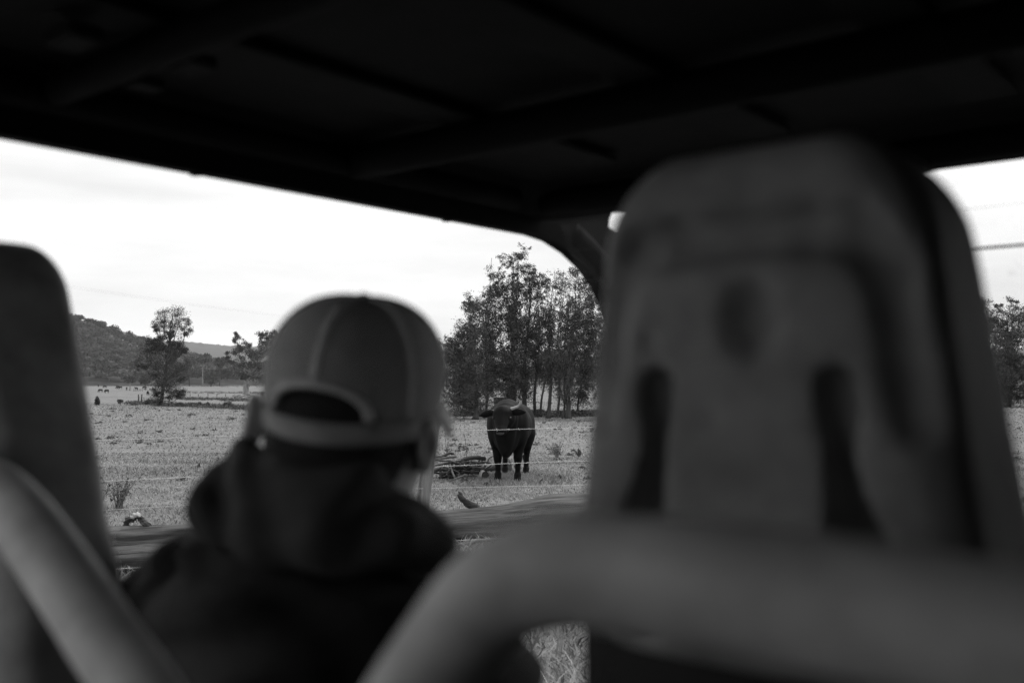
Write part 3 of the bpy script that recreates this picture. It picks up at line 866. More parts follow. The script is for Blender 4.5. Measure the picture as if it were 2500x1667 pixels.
for k, (h, sag, barbed) in enumerate(((1.205, 0.012, True), (0.862, 0.014, True), (0.655, 0.05, False), (0.132, 0.02, True))):
    xs = [-9, -5.6, pb.x, 3.4]; pts = []
    for i in range(len(xs) - 1):
        for j in range(14):
            t = j / 14; x_ = xs[i] + (xs[i + 1] - xs[i]) * t
            pts.append(Vector((x_, fline(x_) - 0.05, h - 4 * sag * t * (1 - t) + 0.006 * math.sin(x_ * 2.3 + k))))
    m = MB(); m.tube(pts, 0.0022 if barbed else 0.0018, 5)
    w = m.build('wire', M_wire, fence, off=FB)
    if barbed:
        m = MB(); R = np.random.default_rng(k)
        for i in range(102):
            x_ = -7.4 + i * 0.105 + R.uniform(-0.02, 0.02); q = np.interp(x_, [p.x for p in pts], [p.z for p in pts])
            c = Vector((x_, fline(x_) - 0.05, q))
            for j in range(2):
                d = Vector(R.normal(size=3)).normalized() * 0.016
                m.tube([c - d, c + d], 0.0022, 3)
        m.build('barbs', M_wire, w, off=FB)['kind'] = 'stuff'

# ================================================================== LOGS AND BRANCHES
def log(name, label, cat, a, b, r0, r1, m_, seed, bend=0.05, n=14, k=26, group=None, flat=1.0, ends=None, groove=0):
    R = np.random.default_rng(seed)
    a = Vector(a); b = Vector(b); c = (a + b) / 2; base = Vector((c.x, c.y, 0)); L = (b - a).length
    ax = (b - a).normalized(); yaw = math.atan2(ax.y, ax.x)
    o = thing(name, label, cat, base, yaw, group)
    M = Matrix.Rotation(-yaw, 3, 'Z')
    a = M @ (a - base); b = M @ (b - base)
    vs = []; fs = []
    ph = R.uniform(0, 6.28, 8); n = int(n * 1.7); k = int(k * 1.6)
    pf_ = R.uniform(-0.09, 0.07, n); kn = R.uniform(0, 1, (5, 2))
    t_ax = (b - a).normalized(); up = (Vector((0, 0, 1)) - t_ax * t_ax.z).normalized(); sd_ = t_ax.cross(up)
    for i in range(k):
        t = i / (k - 1); p = a.lerp(b, t) + sd_ * (bend * L * math.sin(t * 3.1 + ph[0]) * 0.4) + up * (bend * L * 0.15 * math.sin(t * 4.3 + ph[1]))
        r_ = r0 + (r1 - r0) * t
        r_ *= 1 + 0.07 * math.sin(t * 9 + ph[2]) + 0.05 * math.sin(t * 23 + ph[3])
        for j in range(n):
            w = 2 * math.pi * j / n
            q = r_ * (1 + 0.06 * math.sin(3 * w + ph[4] + t * 3) + 0.05 * math.sin(5 * w + ph[5] - t * 4) + R.uniform(-0.02, 0.02))
            q *= 1 + pf_[(j + int(2.2 * math.sin(t * 5 + ph[6]))) % n]
            for ka, kb in kn: q *= 1 + 0.16 * math.exp(-((t - ka) * 16) ** 2 - (((w / 6.283 - kb + 0.5) % 1 - 0.5) * 9) ** 2)
            if groove and j % (groove + 3) == 0: q *= 0.80
            vs.append(p + up * (math.cos(w) * q * flat) + sd_ * (math.sin(w) * q))
    for i in range(k - 1):
        for j in range(n):
            j2 = (j + 1) % n; fs.append((i * n + j, i * n + j2, (i + 1) * n + j2, (i + 1) * n + j))
    m = MB(); m.add(vs, fs)
    m.build('bark', m_, o)
    for i, side in ((0, -1), (k - 1, 1)):
        ring_ = vs[i * n:(i + 1) * n]; c = sum(ring_, Vector()) / n
        m = MB(); m.add(ring_ + [c + t_ax * side * 0.012], [((j + 1) % n, j, n) if side > 0 else (j, (j + 1) % n, n) for j in range(n)])
        m.build('end_face', ends or M_cut, o)
    return o
def Lp(px, py, dy): # point on a line parallel to the fence, dy metres behind it
    d = ray(px, py); t = (10.10 + dy) / (d.y - 0.517 * d.x); return d * t + Vector((0, 0, EYE))
# right of the post
a, b = Lp(1010, 1300, 0.62), Lp(2050, 1235, 0.62)
log('fallen_log', 'big pale weathered log under the fence wires right of the leaning post', 'log', a - Vector((0.5, 0.26, a.z - 0.19)), Vector((b.x, b.y, 0.24)), 0.17, 0.25, M_wood, 11, 0.02, 18, 34, groove=5)
a, b = Lp(985, 1258, 1.9), Lp(1700, 1235, 1.9)
log('fallen_log', 'thin dark log lying behind the big pale log, beneath the broken stub', 'log', Vector((a.x, a.y, 0.09)), Vector((b.x, b.y, 0.10)), 0.09, 0.075, M_wood2, 12, 0.03)
# broken stub sticking up
s0 = ground(1150, 1252); s1 = P(1120, 1210, s0.y - 0.05)
o = thing('broken_branch', 'dark broken branch stub sticking up behind the pale log', 'branch', s0)
m = MB(); m.tube(smooth_path([Vector((0.14, 0.0, -0.04)), Vector((0.06, 0.02, 0.05)), (s1 - s0) * 0.5 + Vector((0.02, 0, 0.02)), (s1 - s0) * 1.08], 5), [0.062, 0.066, 0.064, 0.062, 0.06, 0.058, 0.060, 0.054, 0.048, 0.054, 0.048, 0.04, 0.042, 0.034, 0.028, 0.012], 9, wob=0.16, seed=3)
m.build('stub', M_wood2, o)
m = MB(); m.tube(smooth_path([Vector((0.0, 0.02, 0.01)), Vector((0.16, 0, 0.045)), Vector((0.40, -0.05, 0.055))], 4), [0.03, 0.028, 0.026, 0.024, 0.022, 0.019, 0.016, 0.013, 0.008], 6, wob=0.1, seed=5); m.build('side_twig', M_wood2, o)
m = MB(); q_ = (s1 - s0) * 0.72; m.tube([q_, q_ + Vector((-0.02, 0.0, 0.09)), q_ + Vector((-0.05, 0, 0.12))], [0.03, 0.022, 0.008], 6, wob=0.2, seed=8); m.build('splinter', M_wood2, o)
# left of the driver: cracked log over a broader one, thin pole behind
a, b = Lp(60, 1312, 0.45), Lp(700, 1312, 0.45)
log('cracked_log', 'upper cracked log of the pair left of the driver under the fence', 'log', Vector((a.x, a.y, 0.30)), Vector((b.x, b.y, 0.29)), 0.125, 0.10, M_wood, 21, 0.03, 18, 30, groove=4)
log('cracked_log', 'lower dark log of the pair left of the driver, lying on the grass', 'log', Vector((a.x - 0.1, a.y - 0.22, 0.135)), Vector((b.x + 0.3, b.y - 0.12, 0.13)), 0.15, 0.13, M_wood, 22, 0.03, 18, 30, groove=6)
log('fallen_pole', 'thin dark pole lying behind the cracked logs left of the driver', 'log', Vector((a.x, a.y + 0.35, 0.36)), Vector((b.x + 0.4, b.y + 0.25, 0.33)), 0.035, 0.028, M_wood2, 23, 0.02, 9)
log('propped_log', 'short log under the far pole behind the cracked logs', 'log', Vector((a.x + 0.3, a.y + 0.50, 0.16)), Vector((b.x, b.y + 0.4, 0.16)), 0.16, 0.15, M_wood2, 24, 0.02, 12)
# knotted root on top of the cracked logs
k0 = Lp(335, 1272, 0.45); k0.z = 0.41
o = thing('knotted_root', 'pale knotted root lump sitting on the cracked log', 'root', k0)
def gnarl(G, F):
    x, y, z = G[..., 0], G[..., 1], G[..., 2]
    return F + 0.007 * np.sin(x * 95 + 2 * np.sin(z * 70)) * np.sin(z * 85 + y * 60) + 0.004 * np.sin(x * 170 + z * 150)
rk = [(-0.105, 0.0), (-0.075, 0.045), (-0.035, 0.058), (0.0, 0.085), (0.03, 0.055), (0.065, 0.015), (0.095, 0.0)]
v, q = sculpt([('c', (rk[i][0], 0.01 * (-1) ** i, rk[i][1]), (rk[i + 1][0], -0.01 * (-1) ** i, rk[i + 1][1]), 0.024, 0.026, 0.012) for i in range(6)], (-0.16, -0.07, -0.05), (0.15, 0.07, 0.14), 0.007, gnarl)
link('root', mesh_np('root', v, q, M_wood2, True), o)
v, q = sculpt([('e', (0.0, -0.012, 0.088), (0.035, 0.03, 0.026), 0.01), ('e', (-0.04, -0.02, 0.07), (0.026, 0.02, 0.014), 0.015)], (-0.1, -0.07, 0.03), (0.08, 0.05, 0.15), 0.007, gnarl)
link('pale_knot', mesh_np('pale_knot', v, q, M_cut, True), o)
# pale stick in the long grass in front of the log
a, b = ground(1130, 1352), ground(1210, 1338)
def stick(name, label, pts, r0, r1, m_=M_stick, group=None, seed=0, cat='branch', n=7):
    pts = [Vector(p) for p in pts]; base = Vector((pts[0].x, pts[0].y, pts[0].z))
    m = MB(); sp = smooth_path([p - base for p in pts], 5)
    m.tube(sp, list(np.linspace(r0, r1, len(sp))), n, wob=0.12, seed=seed)
    me_o = m.build(name, m_, None); me_o.location = base
    return tag(me_o, label, cat, group)
stick('fallen_stick', 'pale stick lying in the long grass before the big log', [a + Vector((-0.1, 0, 0.05)), a.lerp(b, 0.5) + Vector((0, 0, 0.10)), b + Vector((0.08, 0, 0.09))], 0.022, 0.014, M_stick)

# heap of branches beside the bull (base about 17 m away)
HB = ground(1120, 1172)
GR = 'branches heaped beside the bull'
def hs(x, y, dy): return P(x, y, HB.y + dy)
S4 = lambda zx, zy: (1020 + zx / 4.9, 940 + zy / 4.9)
def hk(name, label, zp, dy, r0, r1, m_=M_stick, seed=0, grp=None):
    RS = np.random.default_rng(900 + seed)
    return stick(name, label, [hs(*S4(x + RS.normal() * 4, y + RS.normal() * 6), dy + 0.12 * i) for i, (x, y) in enumerate(zp)], r0 * 0.72, r1 * 0.72, m_, grp, seed)
hk('heap_branch', 'thick dark slab of wood on top of the branch heap', [(470, 950), (560, 880), (690, 862), (800, 880)], 0.3, 0.05, 0.055, M_wood2, 1)
hk('heap_branch', 'dark peaked bough topping the left of the branch heap', [(200, 870), (290, 850), (370, 820), (430, 840)], 0.3, 0.045, 0.03, M_wood2, 2)
hk('heap_branch', 'pale straight limb lying across the upper left of the heap', [(190, 885), (300, 872), (465, 860)], 0.1, 0.030, 0.026, M_stick, 3)
hk('heap_branch', 'second pale limb just below the upper pale limb of the heap', [(200, 890), (330, 898), (470, 915)], 0.0, 0.030, 0.018, M_stick, 4)
hk('heap_branch', 'long curved branch at the heap front whose tip arches up beside the bull', [(520, 960), (640, 972), (760, 985), (815, 960), (850, 890), (915, 845)], -0.1, 0.028, 0.014, M_stick, 5)
hk('heap_branch', 'dark horizontal bough reaching from the heap toward the bull leg', [(620, 960), (760, 935), (870, 935)], 0.1, 0.05, 0.022, M_wood2, 6)
hk('heap_branch', 'dark bough under the curved branch, running to the bull hoof', [(420, 975), (600, 1000), (780, 1010), (945, 1000)], 0.1, 0.06, 0.030, M_wood2, 7)
hk('heap_branch', 'pale forked stick standing steeply at the front of the heap', [(440, 1105), (415, 1040), (390, 950)], -0.45, 0.024, 0.018, M_stick, 8)
hk('heap_branch', 'thin pale stick slanting down to the right across the heap', [(280, 960), (400, 1010), (500, 1050)], -0.4, 0.018, 0.012, M_stick, 9)
hk('heap_branch', 'grey stick slanting up to the right over the heap middle', [(150, 985), (300, 940), (460, 905), (510, 890)], -0.15, 0.022, 0.018, M_stick, 10)
hk('heap_branch', 'thick grey limb at the left foot of the heap', [(140, 1040), (210, 1005), (270, 975)], -0.35, 0.055, 0.04, M_stick, 11)
hk('heap_branch', 'pale stick lying flat on the grass before the heap', [(380, 1130), (480, 1105), (580, 1078)], -0.55, 0.016, 0.020, M_stick, 12)
hk('heap_branch', 'dark stick leaning at the left under the heap', [(350, 1085), (380, 1030), (420, 985)], -0.2, 0.03, 0.022, M_wood2, 13)
R = np.random.default_rng(44)
for i in range(60):
    x0 = R.uniform(130, 680); y0 = R.uniform(930, 1110) if x0 < 420 else R.uniform(915, 1050)
    L = R.uniform(100, 260); an_ = R.normal(0, 0.35)
    hk('heap_stick', 'dark stick tangled in the ' + ('left end of the branch heap' if x0 < 310 else 'middle of the branch heap' if x0 < 500 else 'heap end nearest the bull'), [(x0, y0), (x0 + L * 0.5, y0 + 10 * R.normal()), (x0 + L * math.cos(an_), y0 + L * math.sin(an_) * 0.5)], R.uniform(-0.2, 0.5), R.uniform(0.025, 0.06), 0.018, M_wood2, 60 + i, GR)
a = ground(*S4(830, 1062)); b = ground(*S4(1090, 1018))
log('heap_log', 'pale short log lying behind the bull front legs', 'log', a + Vector((0, 0.1, 0.07)), Vector((b.x, a.y + 0.3, 0.12)), 0.055, 0.12, M_stick, 31, 0.04, 10, 10)
a = ground(*S4(760, 1135))
log('cut_log', 'short sawn log with a dark round end beside the heap', 'log', a + Vector((-0.08, 0.22, 0.085)), a + Vector((0.07, -0.05, 0.085)), 0.07, 0.08, M_cut, 32, 0.0, 12, 6, ends=M_wood2)

# ================================================================== BULL
bf = ground(1240, 1176)
BA = math.radians(6)
bull = thing('bull', 'black horned bull standing behind the fence and staring this way', 'bull', bf, math.pi - BA)
bull.scale = (1.07, 1, 1)
# local frame: +y to the head, +x to its right as seen from behind
B = [('e', (0, -0.62, 0.93), (0.335, 0.78, 0.37), 0.05), ('e', (0, -0.05, 0.95), (0.305, 0.42, 0.41), 0.10), ('e', (0, -1.22, 0.98), (0.285, 0.34, 0.34), 0.10),
     ('e', (0, -0.12, 1.21), (0.13, 0.38, 0.17), 0.12), ('e', (0, 0.24, 0.74), (0.17, 0.24, 0.27), 0.12), ('e', (0, 0.30, 0.55), (0.07, 0.16, 0.13), 0.08),
     ('c', (0, 0.10, 1.10), (0.0, 0.52, 1.10), 0.25, 0.17, 0.12), ('e', (0, 0.30, 0.92), (0.15, 0.24, 0.22), 0.10),
     # head: poll, face, muzzle, jaw
     ('e', (0.02, 0.62, 1.17), (0.150, 0.16, 0.135), 0.07), ('c', (0.02, 0.68, 1.14), (0.02, 0.86, 0.92), 0.128, 0.088, 0.05), ('e', (0.02, 0.89, 0.885), (0.100, 0.080, 0.072), 0.04),
     ('c', (0.02, 0.66, 1.04), (0.02, 0.82, 0.88), 0.085, 0.055, 0.04), ('e', (0.02, 0.68, 1.245), (0.07, 0.06, 0.05), 0.04),
     ('e', (0.130, 0.72, 1.11), (0.03, 0.04, 0.028), 0.03), ('e', (-0.090, 0.72, 1.11), (0.03, 0.04, 0.028), 0.03)]
for s in (-1, 1):
    # shoulders, fore legs with knee, fetlock and hoof; slight stagger
    fy = 0.02 if s < 0 else -0.06
    B += [('e', (s * 0.20, -0.02, 0.92), (0.12, 0.24, 0.34), 0.10), ('c', (s * 0.185, 0.0 + fy, 0.74), (s * 0.165, 0.04 + fy, 0.42), 0.108, 0.066, 0.06),
          ('c', (s * 0.165, 0.04 + fy, 0.42), (s * 0.165, 0.03 + fy, 0.36), 0.064, 0.058, 0.03), ('c', (s * 0.165, 0.03 + fy, 0.36), (s * 0.160, 0.02 + fy, 0.14), 0.048, 0.042, 0.03),
          ('e', (s * 0.160, 0.03 + fy, 0.12), (0.055, 0.06, 0.05), 0.03), ('c', (s * 0.16, 0.04 + fy, 0.10), (s * 0.16, 0.075 + fy, 0.03), 0.052, 0.064, 0.02),
          # thigh, stifle, hock, cannon
          ('e', (s * 0.19, -1.22, 0.88), (0.14, 0.27, 0.34), 0.10), ('c', (s * 0.20, -1.16, 0.74), (s * 0.19, -1.30, 0.50), 0.145, 0.075, 0.07),
          ('c', (s * 0.19, -1.30, 0.50), (s * 0.185, -1.36, 0.43), 0.070, 0.060, 0.04), ('c', (s * 0.185, -1.36, 0.43), (s * 0.18, -1.30, 0.14), 0.050, 0.043, 0.03),
          ('e', (s * 0.18, -1.29, 0.11), (0.052, 0.058, 0.05), 0.03), ('c', (s * 0.18, -1.27, 0.10), (s * 0.18, -1.235, 0.03), 0.05, 0.06, 0.02)]
def bx(G, F): # belly tuck and neck folds
    x, y, z = G[..., 0], G[..., 1], G[..., 2]
    return np.maximum(F + 0.006 * np.sin(y * 42 + 3 * x) * np.exp(-((y - 0.38) / 0.16) ** 2), -(z - 0.004))
v, q = sculpt(B, (-0.48, -1.66, -0.03), (0.48, 1.04, 1.46), 0.016, bx)
# the head turns a little: shear nothing, just keep it
bbody = link('body', mesh_np('body', v, q, M_bull, True), bull)
def ear(s):
    c0 = Vector((0.02 + s * 0.13, 0.60, 1.185)); d = Vector((s, -0.05, -0.10 if s > 0 else 0.04)).normalized()
    if s < 0: d = Vector((-1, -0.05, 0.16)).normalized()
    m = MB(); vs = []; n = 9; k = 9
    for i in range(k):
        t = i / (k - 1); w = 0.060 * math.sin(math.pi * (0.14 + 0.82 * t)) ** 0.8
        for j in range(n):
            a = 2 * math.pi * j / n
            off = Vector((0, math.sin(a) * w * 0.45, math.cos(a) * w))
            vs.append(c0 + d * (0.23 * t) + off - Vector((0, 0, 0.03 * t * t)))
    fs = [(i * n + j, (i + 1) * n + j, (i + 1) * n + (j + 1) % n, i * n + (j + 1) % n) for i in range(k - 1) for j in range(n)]
    fs += [tuple(range(n)), tuple((k - 1) * n + j for j in range(n - 1, -1, -1))]
    m.add(vs, fs); return m.build('ear', M_bull, bull)
ear(-1); ear(1)
# horns: seen from the front, the bull's left horn sweeps up and out, the other lies back behind the poll
def horn(pts, r_, mh=M_horn):
    m = MB(); sp = smooth_path(pts, 6); m.tube(sp, list(np.linspace(r_, 0.012, len(sp))), 10)
    o = m.build('horn', mh, bull)
    m = MB(); m.tube([sp[-5], sp[-4], sp[-3], sp[-2], sp[-1] + (sp[-1] - sp[-2]) * 0.5], [r_ * 0.36, r_ * 0.33, r_ * 0.28, r_ * 0.22, 0.004], 9); m.build('horn_tip', M_horntip, o)
horn([(-0.11, 0.60, 1.245), (-0.18, 0.61, 1.27), (-0.235, 0.63, 1.305), (-0.27, 0.65, 1.375)], 0.031)
horn([(0.14, 0.56, 1.20), (0.18, 0.48, 1.21), (0.20, 0.40, 1.21)], 0.03, M_horntip)
v, q = sculpt([('e', (0.02, 0.935, 0.875), (0.07, 0.035, 0.042), 0.01)], (-0.1, 0.87, 0.81), (0.14, 1.0, 0.94), 0.008, lambda G, F: smax(smax(F, -sd_ell(G, (0.055, 0.968, 0.885), (0.014, 0.02, 0.011)), 0.004), -sd_ell(G, (-0.015, 0.968, 0.885), (0.014, 0.02, 0.011)), 0.004))
link('muzzle', mesh_np('muzzle', v, q, M_muzzle, True), bull)
for x_ in (0.150, -0.110):
    v, q = sculpt([('e', (x_, 0.745, 1.105), (0.018, 0.02, 0.017), 0.01)], (x_ - 0.04, 0.69, 1.07), (x_ + 0.04, 0.78, 1.14), 0.006); link('eye', mesh_np('eye', v, q, M_eye, True), bull)
m = MB(); m.tube(smooth_path([(0.0, -1.55, 1.12), (-0.02, -1.63, 0.95), (-0.10, -1.60, 0.6), (-0.13, -1.55, 0.34)], 6), list(np.linspace(0.04, 0.012, 19)), 8); tl = m.build('tail', M_bull, bull)
m = MB(); m.tube(smooth_path([(-0.13, -1.55, 0.36), (-0.135, -1.54, 0.28), (-0.14, -1.53, 0.17)], 5), [0.014, 0.03, 0.036, 0.038, 0.038, 0.034, 0.03, 0.025, 0.018, 0.01, 0.004], 8, wob=0.15); m.build('tail_switch', M_bull, tl)
for s in (-1, 1):
    for y_, x_ in (((0.02 if s < 0 else -0.06) + 0.085, 0.16), (-1.228, 0.18)):
        m = MB()
        for e_ in (-1, 1): m.tube([(s * x_ + e_ * 0.030, y_, 0.0), (s * x_ + e_ * 0.028, y_ - 0.008, 0.035), (s * x_ + e_ * 0.024, y_ - 0.02, 0.075)], [0.040, 0.037, 0.030], 9)
        m.build('hoof', M_hoof, bull)

# ================================================================== TREES
Z1 = lambda zx, zy: (150 + zx / 3.92, 650 + zy / 3.92)
Z3 = lambda zx, zy: (1020 + zx / 3.408, 580 + zy / 3.408)
def px_clumps(base, lst, zf, sc, seed, depth=0.8):
    """clump centres from (x, y, rx, ry) in picture zoom units, spread in depth round the trunk"""
    R = np.random.default_rng(seed); Y = base.y; mpp = Y / FPX / sc
    cx0 = np.mean([c[0] for c in lst]); out = []
    for x, y, rx, ry in lst:
        hw = max(40, np.ptp([c[0] for c in lst]) / 2); k = max(0.15, 1 - ((x - cx0) / hw) ** 2) ** 0.5
        dy = R.uniform(-1, 1) * hw * mpp * depth * k
        out.append((P(*zf(x, y), Y + dy), (rx * mpp, (rx + ry) / 2 * mpp, ry * mpp)))
    return out
# lone casuarina left of the driver
b = ground(*Z1(945, 1338))
cl = [(1060,450,110,60),(1000,490,90,60),(1130,500,90,70),(1180,580,60,70),(920,570,60,50),(980,570,60,40),(1080,560,80,60),(1040,630,50,40),(1200,620,40,40),(890,600,35,30),
      (930,690,60,35),(870,720,50,40),(980,740,80,40),(1060,760,60,50),(1150,760,40,60),(1170,810,30,30),
      (820,800,60,60),(920,820,90,70),(1020,850,90,80),(1090,860,60,60),(800,900,70,70),(900,930,100,80),(1030,960,100,80),(1110,980,60,70),(760,960,50,40),(900,1040,90,70),(1020,1060,100,70),(1120,1080,60,60),(1160,960,50,40),
      (930,1150,80,60),(1040,1150,90,60),(1110,1190,70,50),(900,1220,50,40),(1050,1240,90,40),(880,1290,70,30),(1130,1230,50,40)]
tree('casuarina_tree', 'tall shaggy casuarina with narrow waist standing alone left of the driver', b, px_clumps(b, cl, Z1, 3.92, 5),
     [(b, 0.20), (P(*Z1(965, 1230), b.y), 0.15), (P(*Z1(1000, 1000), b.y), 0.11), (P(*Z1(1030, 740), b.y), 0.08), (P(*Z1(1040, 600), b.y), 0.05), (P(*Z1(1070, 450), b.y), 0.015)],
     950, 0.17, 0.035, 0.35, M_leaf2, seed=1, sub=7)
# gum tree with pale limbs
b = ground(*Z1(1770, 1240))
cl = [(1680,650,25,25),(1655,720,35,45),(1720,770,45,45),(1630,820,45,40),(1700,850,60,60),(1640,890,50,40),(1815,790,45,45),(1830,850,50,60),(1900,800,60,60),(1940,660,50,40),(2010,650,45,40),(1905,660,25,20),(1980,720,50,45),(2070,670,40,35),(2140,610,35,40),(1960,800,60,60),(1900,900,70,60),(1800,930,70,40),(1850,990,80,50),(1940,960,60,50),(1700,980,50,60),(1750,1050,40,30),(1900,1050,60,50),(2060,760,50,50),(2040,880,60,60)]
tree('gum_tree', 'gum tree with pale forked limbs and clustered crown beside the cap', b, px_clumps(b, cl, Z1, 3.92, 6),
     [(b, 0.75), (P(*Z1(1768, 1130), b.y), 0.55), (P(*Z1(1790, 1050), b.y), 0.35), (P(*Z1(1830, 960), b.y), 0.24), (P(*Z1(1870, 860), b.y), 0.14), (P(*Z1(1930, 720), b.y), 0.05)],
     650, 0.45, 0.13, 0.2, M_leaf2, M_pale, seed=2, sub=5, branch_r=0.4)
# grove behind the bull
R = np.random.default_rng(12)
poly = [(570,150),(640,105),(700,130),(760,150),(820,95),(870,105),(880,170),(980,180),(950,240),(1050,265),(1090,290),(1180,255),(1290,225),(1330,330),(1400,320),(1500,360),(1640,330),(1780,420),(1840,600),(1840,1300),(1450,1350),(1250,1330),(1000,1240),(900,1320),(640,1320),(480,1430),(330,1410),(240,1300),(215,1000),(240,870),(360,800),(410,500),(560,470),(600,400),(640,300),(560,200)]
def inside(x, y):
    c = False; j = len(poly) - 1
    for i in range(len(poly)):
        (xi, yi), (xj, yj) = poly[i], poly[j]
        if (yi > y) != (yj > y) and x < (xj - xi) * (y - yi) / (yj - yi) + xi: c = not c
        j = i
    return c
trunks = [  # foot (zoom px), top (zoom px), radius, label
    ((480, 1512), (430, 560), 0.13, 'leftmost stout tree of the grove, with a low crooked bough'),
    ((560, 1500), (600, 170), 0.07, 'slim leaning tree second from the left in the grove'),
    ((790, 1420), (820, 130), 0.17, 'tallest tree of the grove, rising right behind the bull'),
    ((890, 1420), (930, 210), 0.13, 'tall tree just right of the tallest in the grove, above the bull back'),
    ((980, 1492), (1010, 330), 0.10, 'straight dark tree just right of the bull back'),
    ((1020, 1492), (1150, 300), 0.07, 'slim tree leaning right beside the straight dark trunk'),
    ((1085, 1502), (1115, 420), 0.115, 'thick straight dark trunk midway between bull and seat'),
    ((1160, 1470), (1200, 270), 0.08, 'narrow tree behind the thick straight trunk'),
    ((1210, 1505), (1260, 250), 0.07, 'slender bare-stemmed tree next to the stout trunk near the seat'),
    ((1252, 1505), (1310, 340), 0.14, 'stout trunk nearest the seat edge in the grove'),
    ((1330, 1480), (1480, 520), 0.06, 'thin tree leaning strongly right near the seat edge'),
    ((1560, 1500), (1580, 390), 0.12, 'grove tree mostly hidden by the seat, its top against the sky')]
grp = [[] for _ in trunks]
pts = []
tries = 0
while len(pts) < 570 and tries < 20000:
    tries += 1
    x, y = R.uniform(200, 1850), R.uniform(80, 1440)
    if not inside(x, y): continue
    up_ = np.clip((y - 150) / 750, 0, 1)
    if R.random() > 0.20 + 0.80 * up_ ** 0.8: continue
    if any((x - a_) ** 2 + (y - b_) ** 2 < (16 + 14 * (1 - up_)) ** 2 for a_, b_ in pts): continue
    pts.append((x, y))
    best = min(range(len(trunks)), key=lambda i: abs(x - np.interp(y, [trunks[i][1][1], trunks[i][0][1]], [trunks[i][1][0], trunks[i][0][0]])) + (400 if y < trunks[i][1][1] - 60 else 0) + R.uniform(0, 60))
    rr_ = R.uniform(34, 58) * (0.8 + 0.4 * up_)
    grp[best].append((x, y, rr_ * 1.1, rr_ * (0.9 + 0.3 * up_)))
for i, (ft, tp, r_, lab) in enumerate(trunks):
    b = ground(*Z3(*ft)); 
    if i == 2: b = ground(*Z3(790, 1500))
    if i == 3: b = ground(*Z3(890, 1495))
    b.y += 0  # feet stand where the ground meets them
    g_ = grp[i] or [(tp[0], tp[1] + 40, 40, 40)]
    k_ = [(b, r_)]
    ty = [t for t in np.linspace(0.12, 1, 7)]
    for t in ty:
        x = ft[0] + (tp[0] - ft[0]) * t + 14 * math.sin(t * 7 + i); y = ft[1] + (tp[1] - ft[1]) * t
        k_.append((P(*Z3(x, y), b.y + 0.25 * math.sin(t * 5 + i)), max(0.010, r_ * (1 - t) ** 1.25 * 0.95)))
    tree('grove_tree', lab, b, px_clumps(b, g_, Z3, 3.408, 30 + i, 1.1), k_, 350, 0.14, 0.032, 0.35, M_leaf, M_bark, 'grove of trees behind the bull', 40 + i, sub=9, branch_r=0.12, spread=1.6)
# trees seen through the windscreen on the far right
Rr = np.random.default_rng(77)
for i, (x0, lab) in enumerate(((2395, 'leafy tree partly hidden by the right seat, seen through the windscreen'), (2462, 'leafy tree at the right edge of the windscreen view'), (2540, 'leafy tree at the far right, just entering the frame'), (2620, 'leafy tree beyond the right edge of the windscreen view'))):
    b = ground(x0, 994)
    lst = []
    for k in range(70):
        t = Rr.uniform(0, 1) ** 1.2; y = 975 - t * (235 if i != 1 else 215)
        lst.append((x0 + Rr.normal() * 38 * (1.15 - 0.6 * t), y, 20, 17))
    if i: lst += [(x0 + 10, 735, 12, 10), (x0 - 20, 745, 9, 7)]
    tree('windscreen_tree', lab, b, px_clumps(b, lst, lambda x, y: (x, y), 1.0, 80 + i, 1.0),
         [(b, 0.13), (P(x0 + 4, 900, b.y), 0.10), (P(x0 - 3, 820, b.y), 0.06), (P(x0 + 3, 750, b.y), 0.02)], 320, 0.19, 0.055, 0.15, M_leaf, M_bark, 'trees seen through the windscreen', 90 + i, sub=5)
# individual trees along the foot of the hill
far = [  # zoom x, crown centre y, rx, ry, foot y, bark, label
    (655, 1075, 105, 55, 1188, M_pale, 'pale-limbed spreading tree behind the far cattle'),
    (1350, 880, 82, 62, 1146, M_pale, 'tall round-crowned tree with white trunk at the foot of the hill'),
    (1512, 915, 80, 58, 1146, M_bark, 'broad round-crowned tree just left of the gum tree'),
    (1225, 920, 55, 60, 1146, M_bark, 'dark tree just right of the lone casuarina'),
    (1430, 1092, 82, 46, 1150, M_bark, 'low round bushy tree below the white-trunked tree'),
    (800, 1085, 60, 60, 1180, M_bark, 'bushy tree at the left edge of the lone casuarina'),
    (455, 985, 60, 70, 1140, M_pale, 'pale-stemmed tree at the foot of the left slope'),
    (570, 990, 62, 62, 1140, M_bark, 'rounded tree between the pale-stemmed tree and pale-limbed tree'),
    (350, 1010, 75, 75, 1140, M_bark, 'dark tree nearest the left seat at the hill foot'),
    (1960, 1080, 80, 60, 1170, M_bark, 'bushy tree behind the right side of the gum tree')]
for i, (x, y, rx, ry, fy_, bk, lab) in enumerate(far):
    R = np.random.default_rng(200 + i)
    b = ground(*Z1(x, fy_)); b.y = min(b.y, 620)
    b = Vector((P(*Z1(x, fy_), b.y).x, b.y, float(gz(P(*Z1(x, fy_), b.y).x, b.y))))
    q = in_ball(20, R, 0.5); q[:, 2] = np.where(q[:, 2] < -0.3, -0.3, q[:, 2])
    lst = [(x + a_ * rx * 0.85, y - c_ * ry * 0.8, rx * 0.33, ry * 0.33) for a_, _, c_ in q]
    mp_ = b.y / FPX / 3.92
    sp_ = 0.55 if i == 0 else 1.0
    tree('hill_foot_tree', lab, b, px_clumps(b, lst, Z1, 3.92, 210 + i, 1.0),
         [(b, 0.28), (P(*Z1(x + 3, y + ry * 0.9), b.y), 0.22), (P(*Z1(x - 4, y), b.y), 0.12), (P(*Z1(x, y - ry * 0.8), b.y), 0.03)],
         int(110 * sp_), 1.0, 0.6, 0.0, M_far if bk is M_bark else M_leaf, bk, 'trees along the foot of the hill', 220 + i, sub=5, branch_r=0.5, twigs=False)

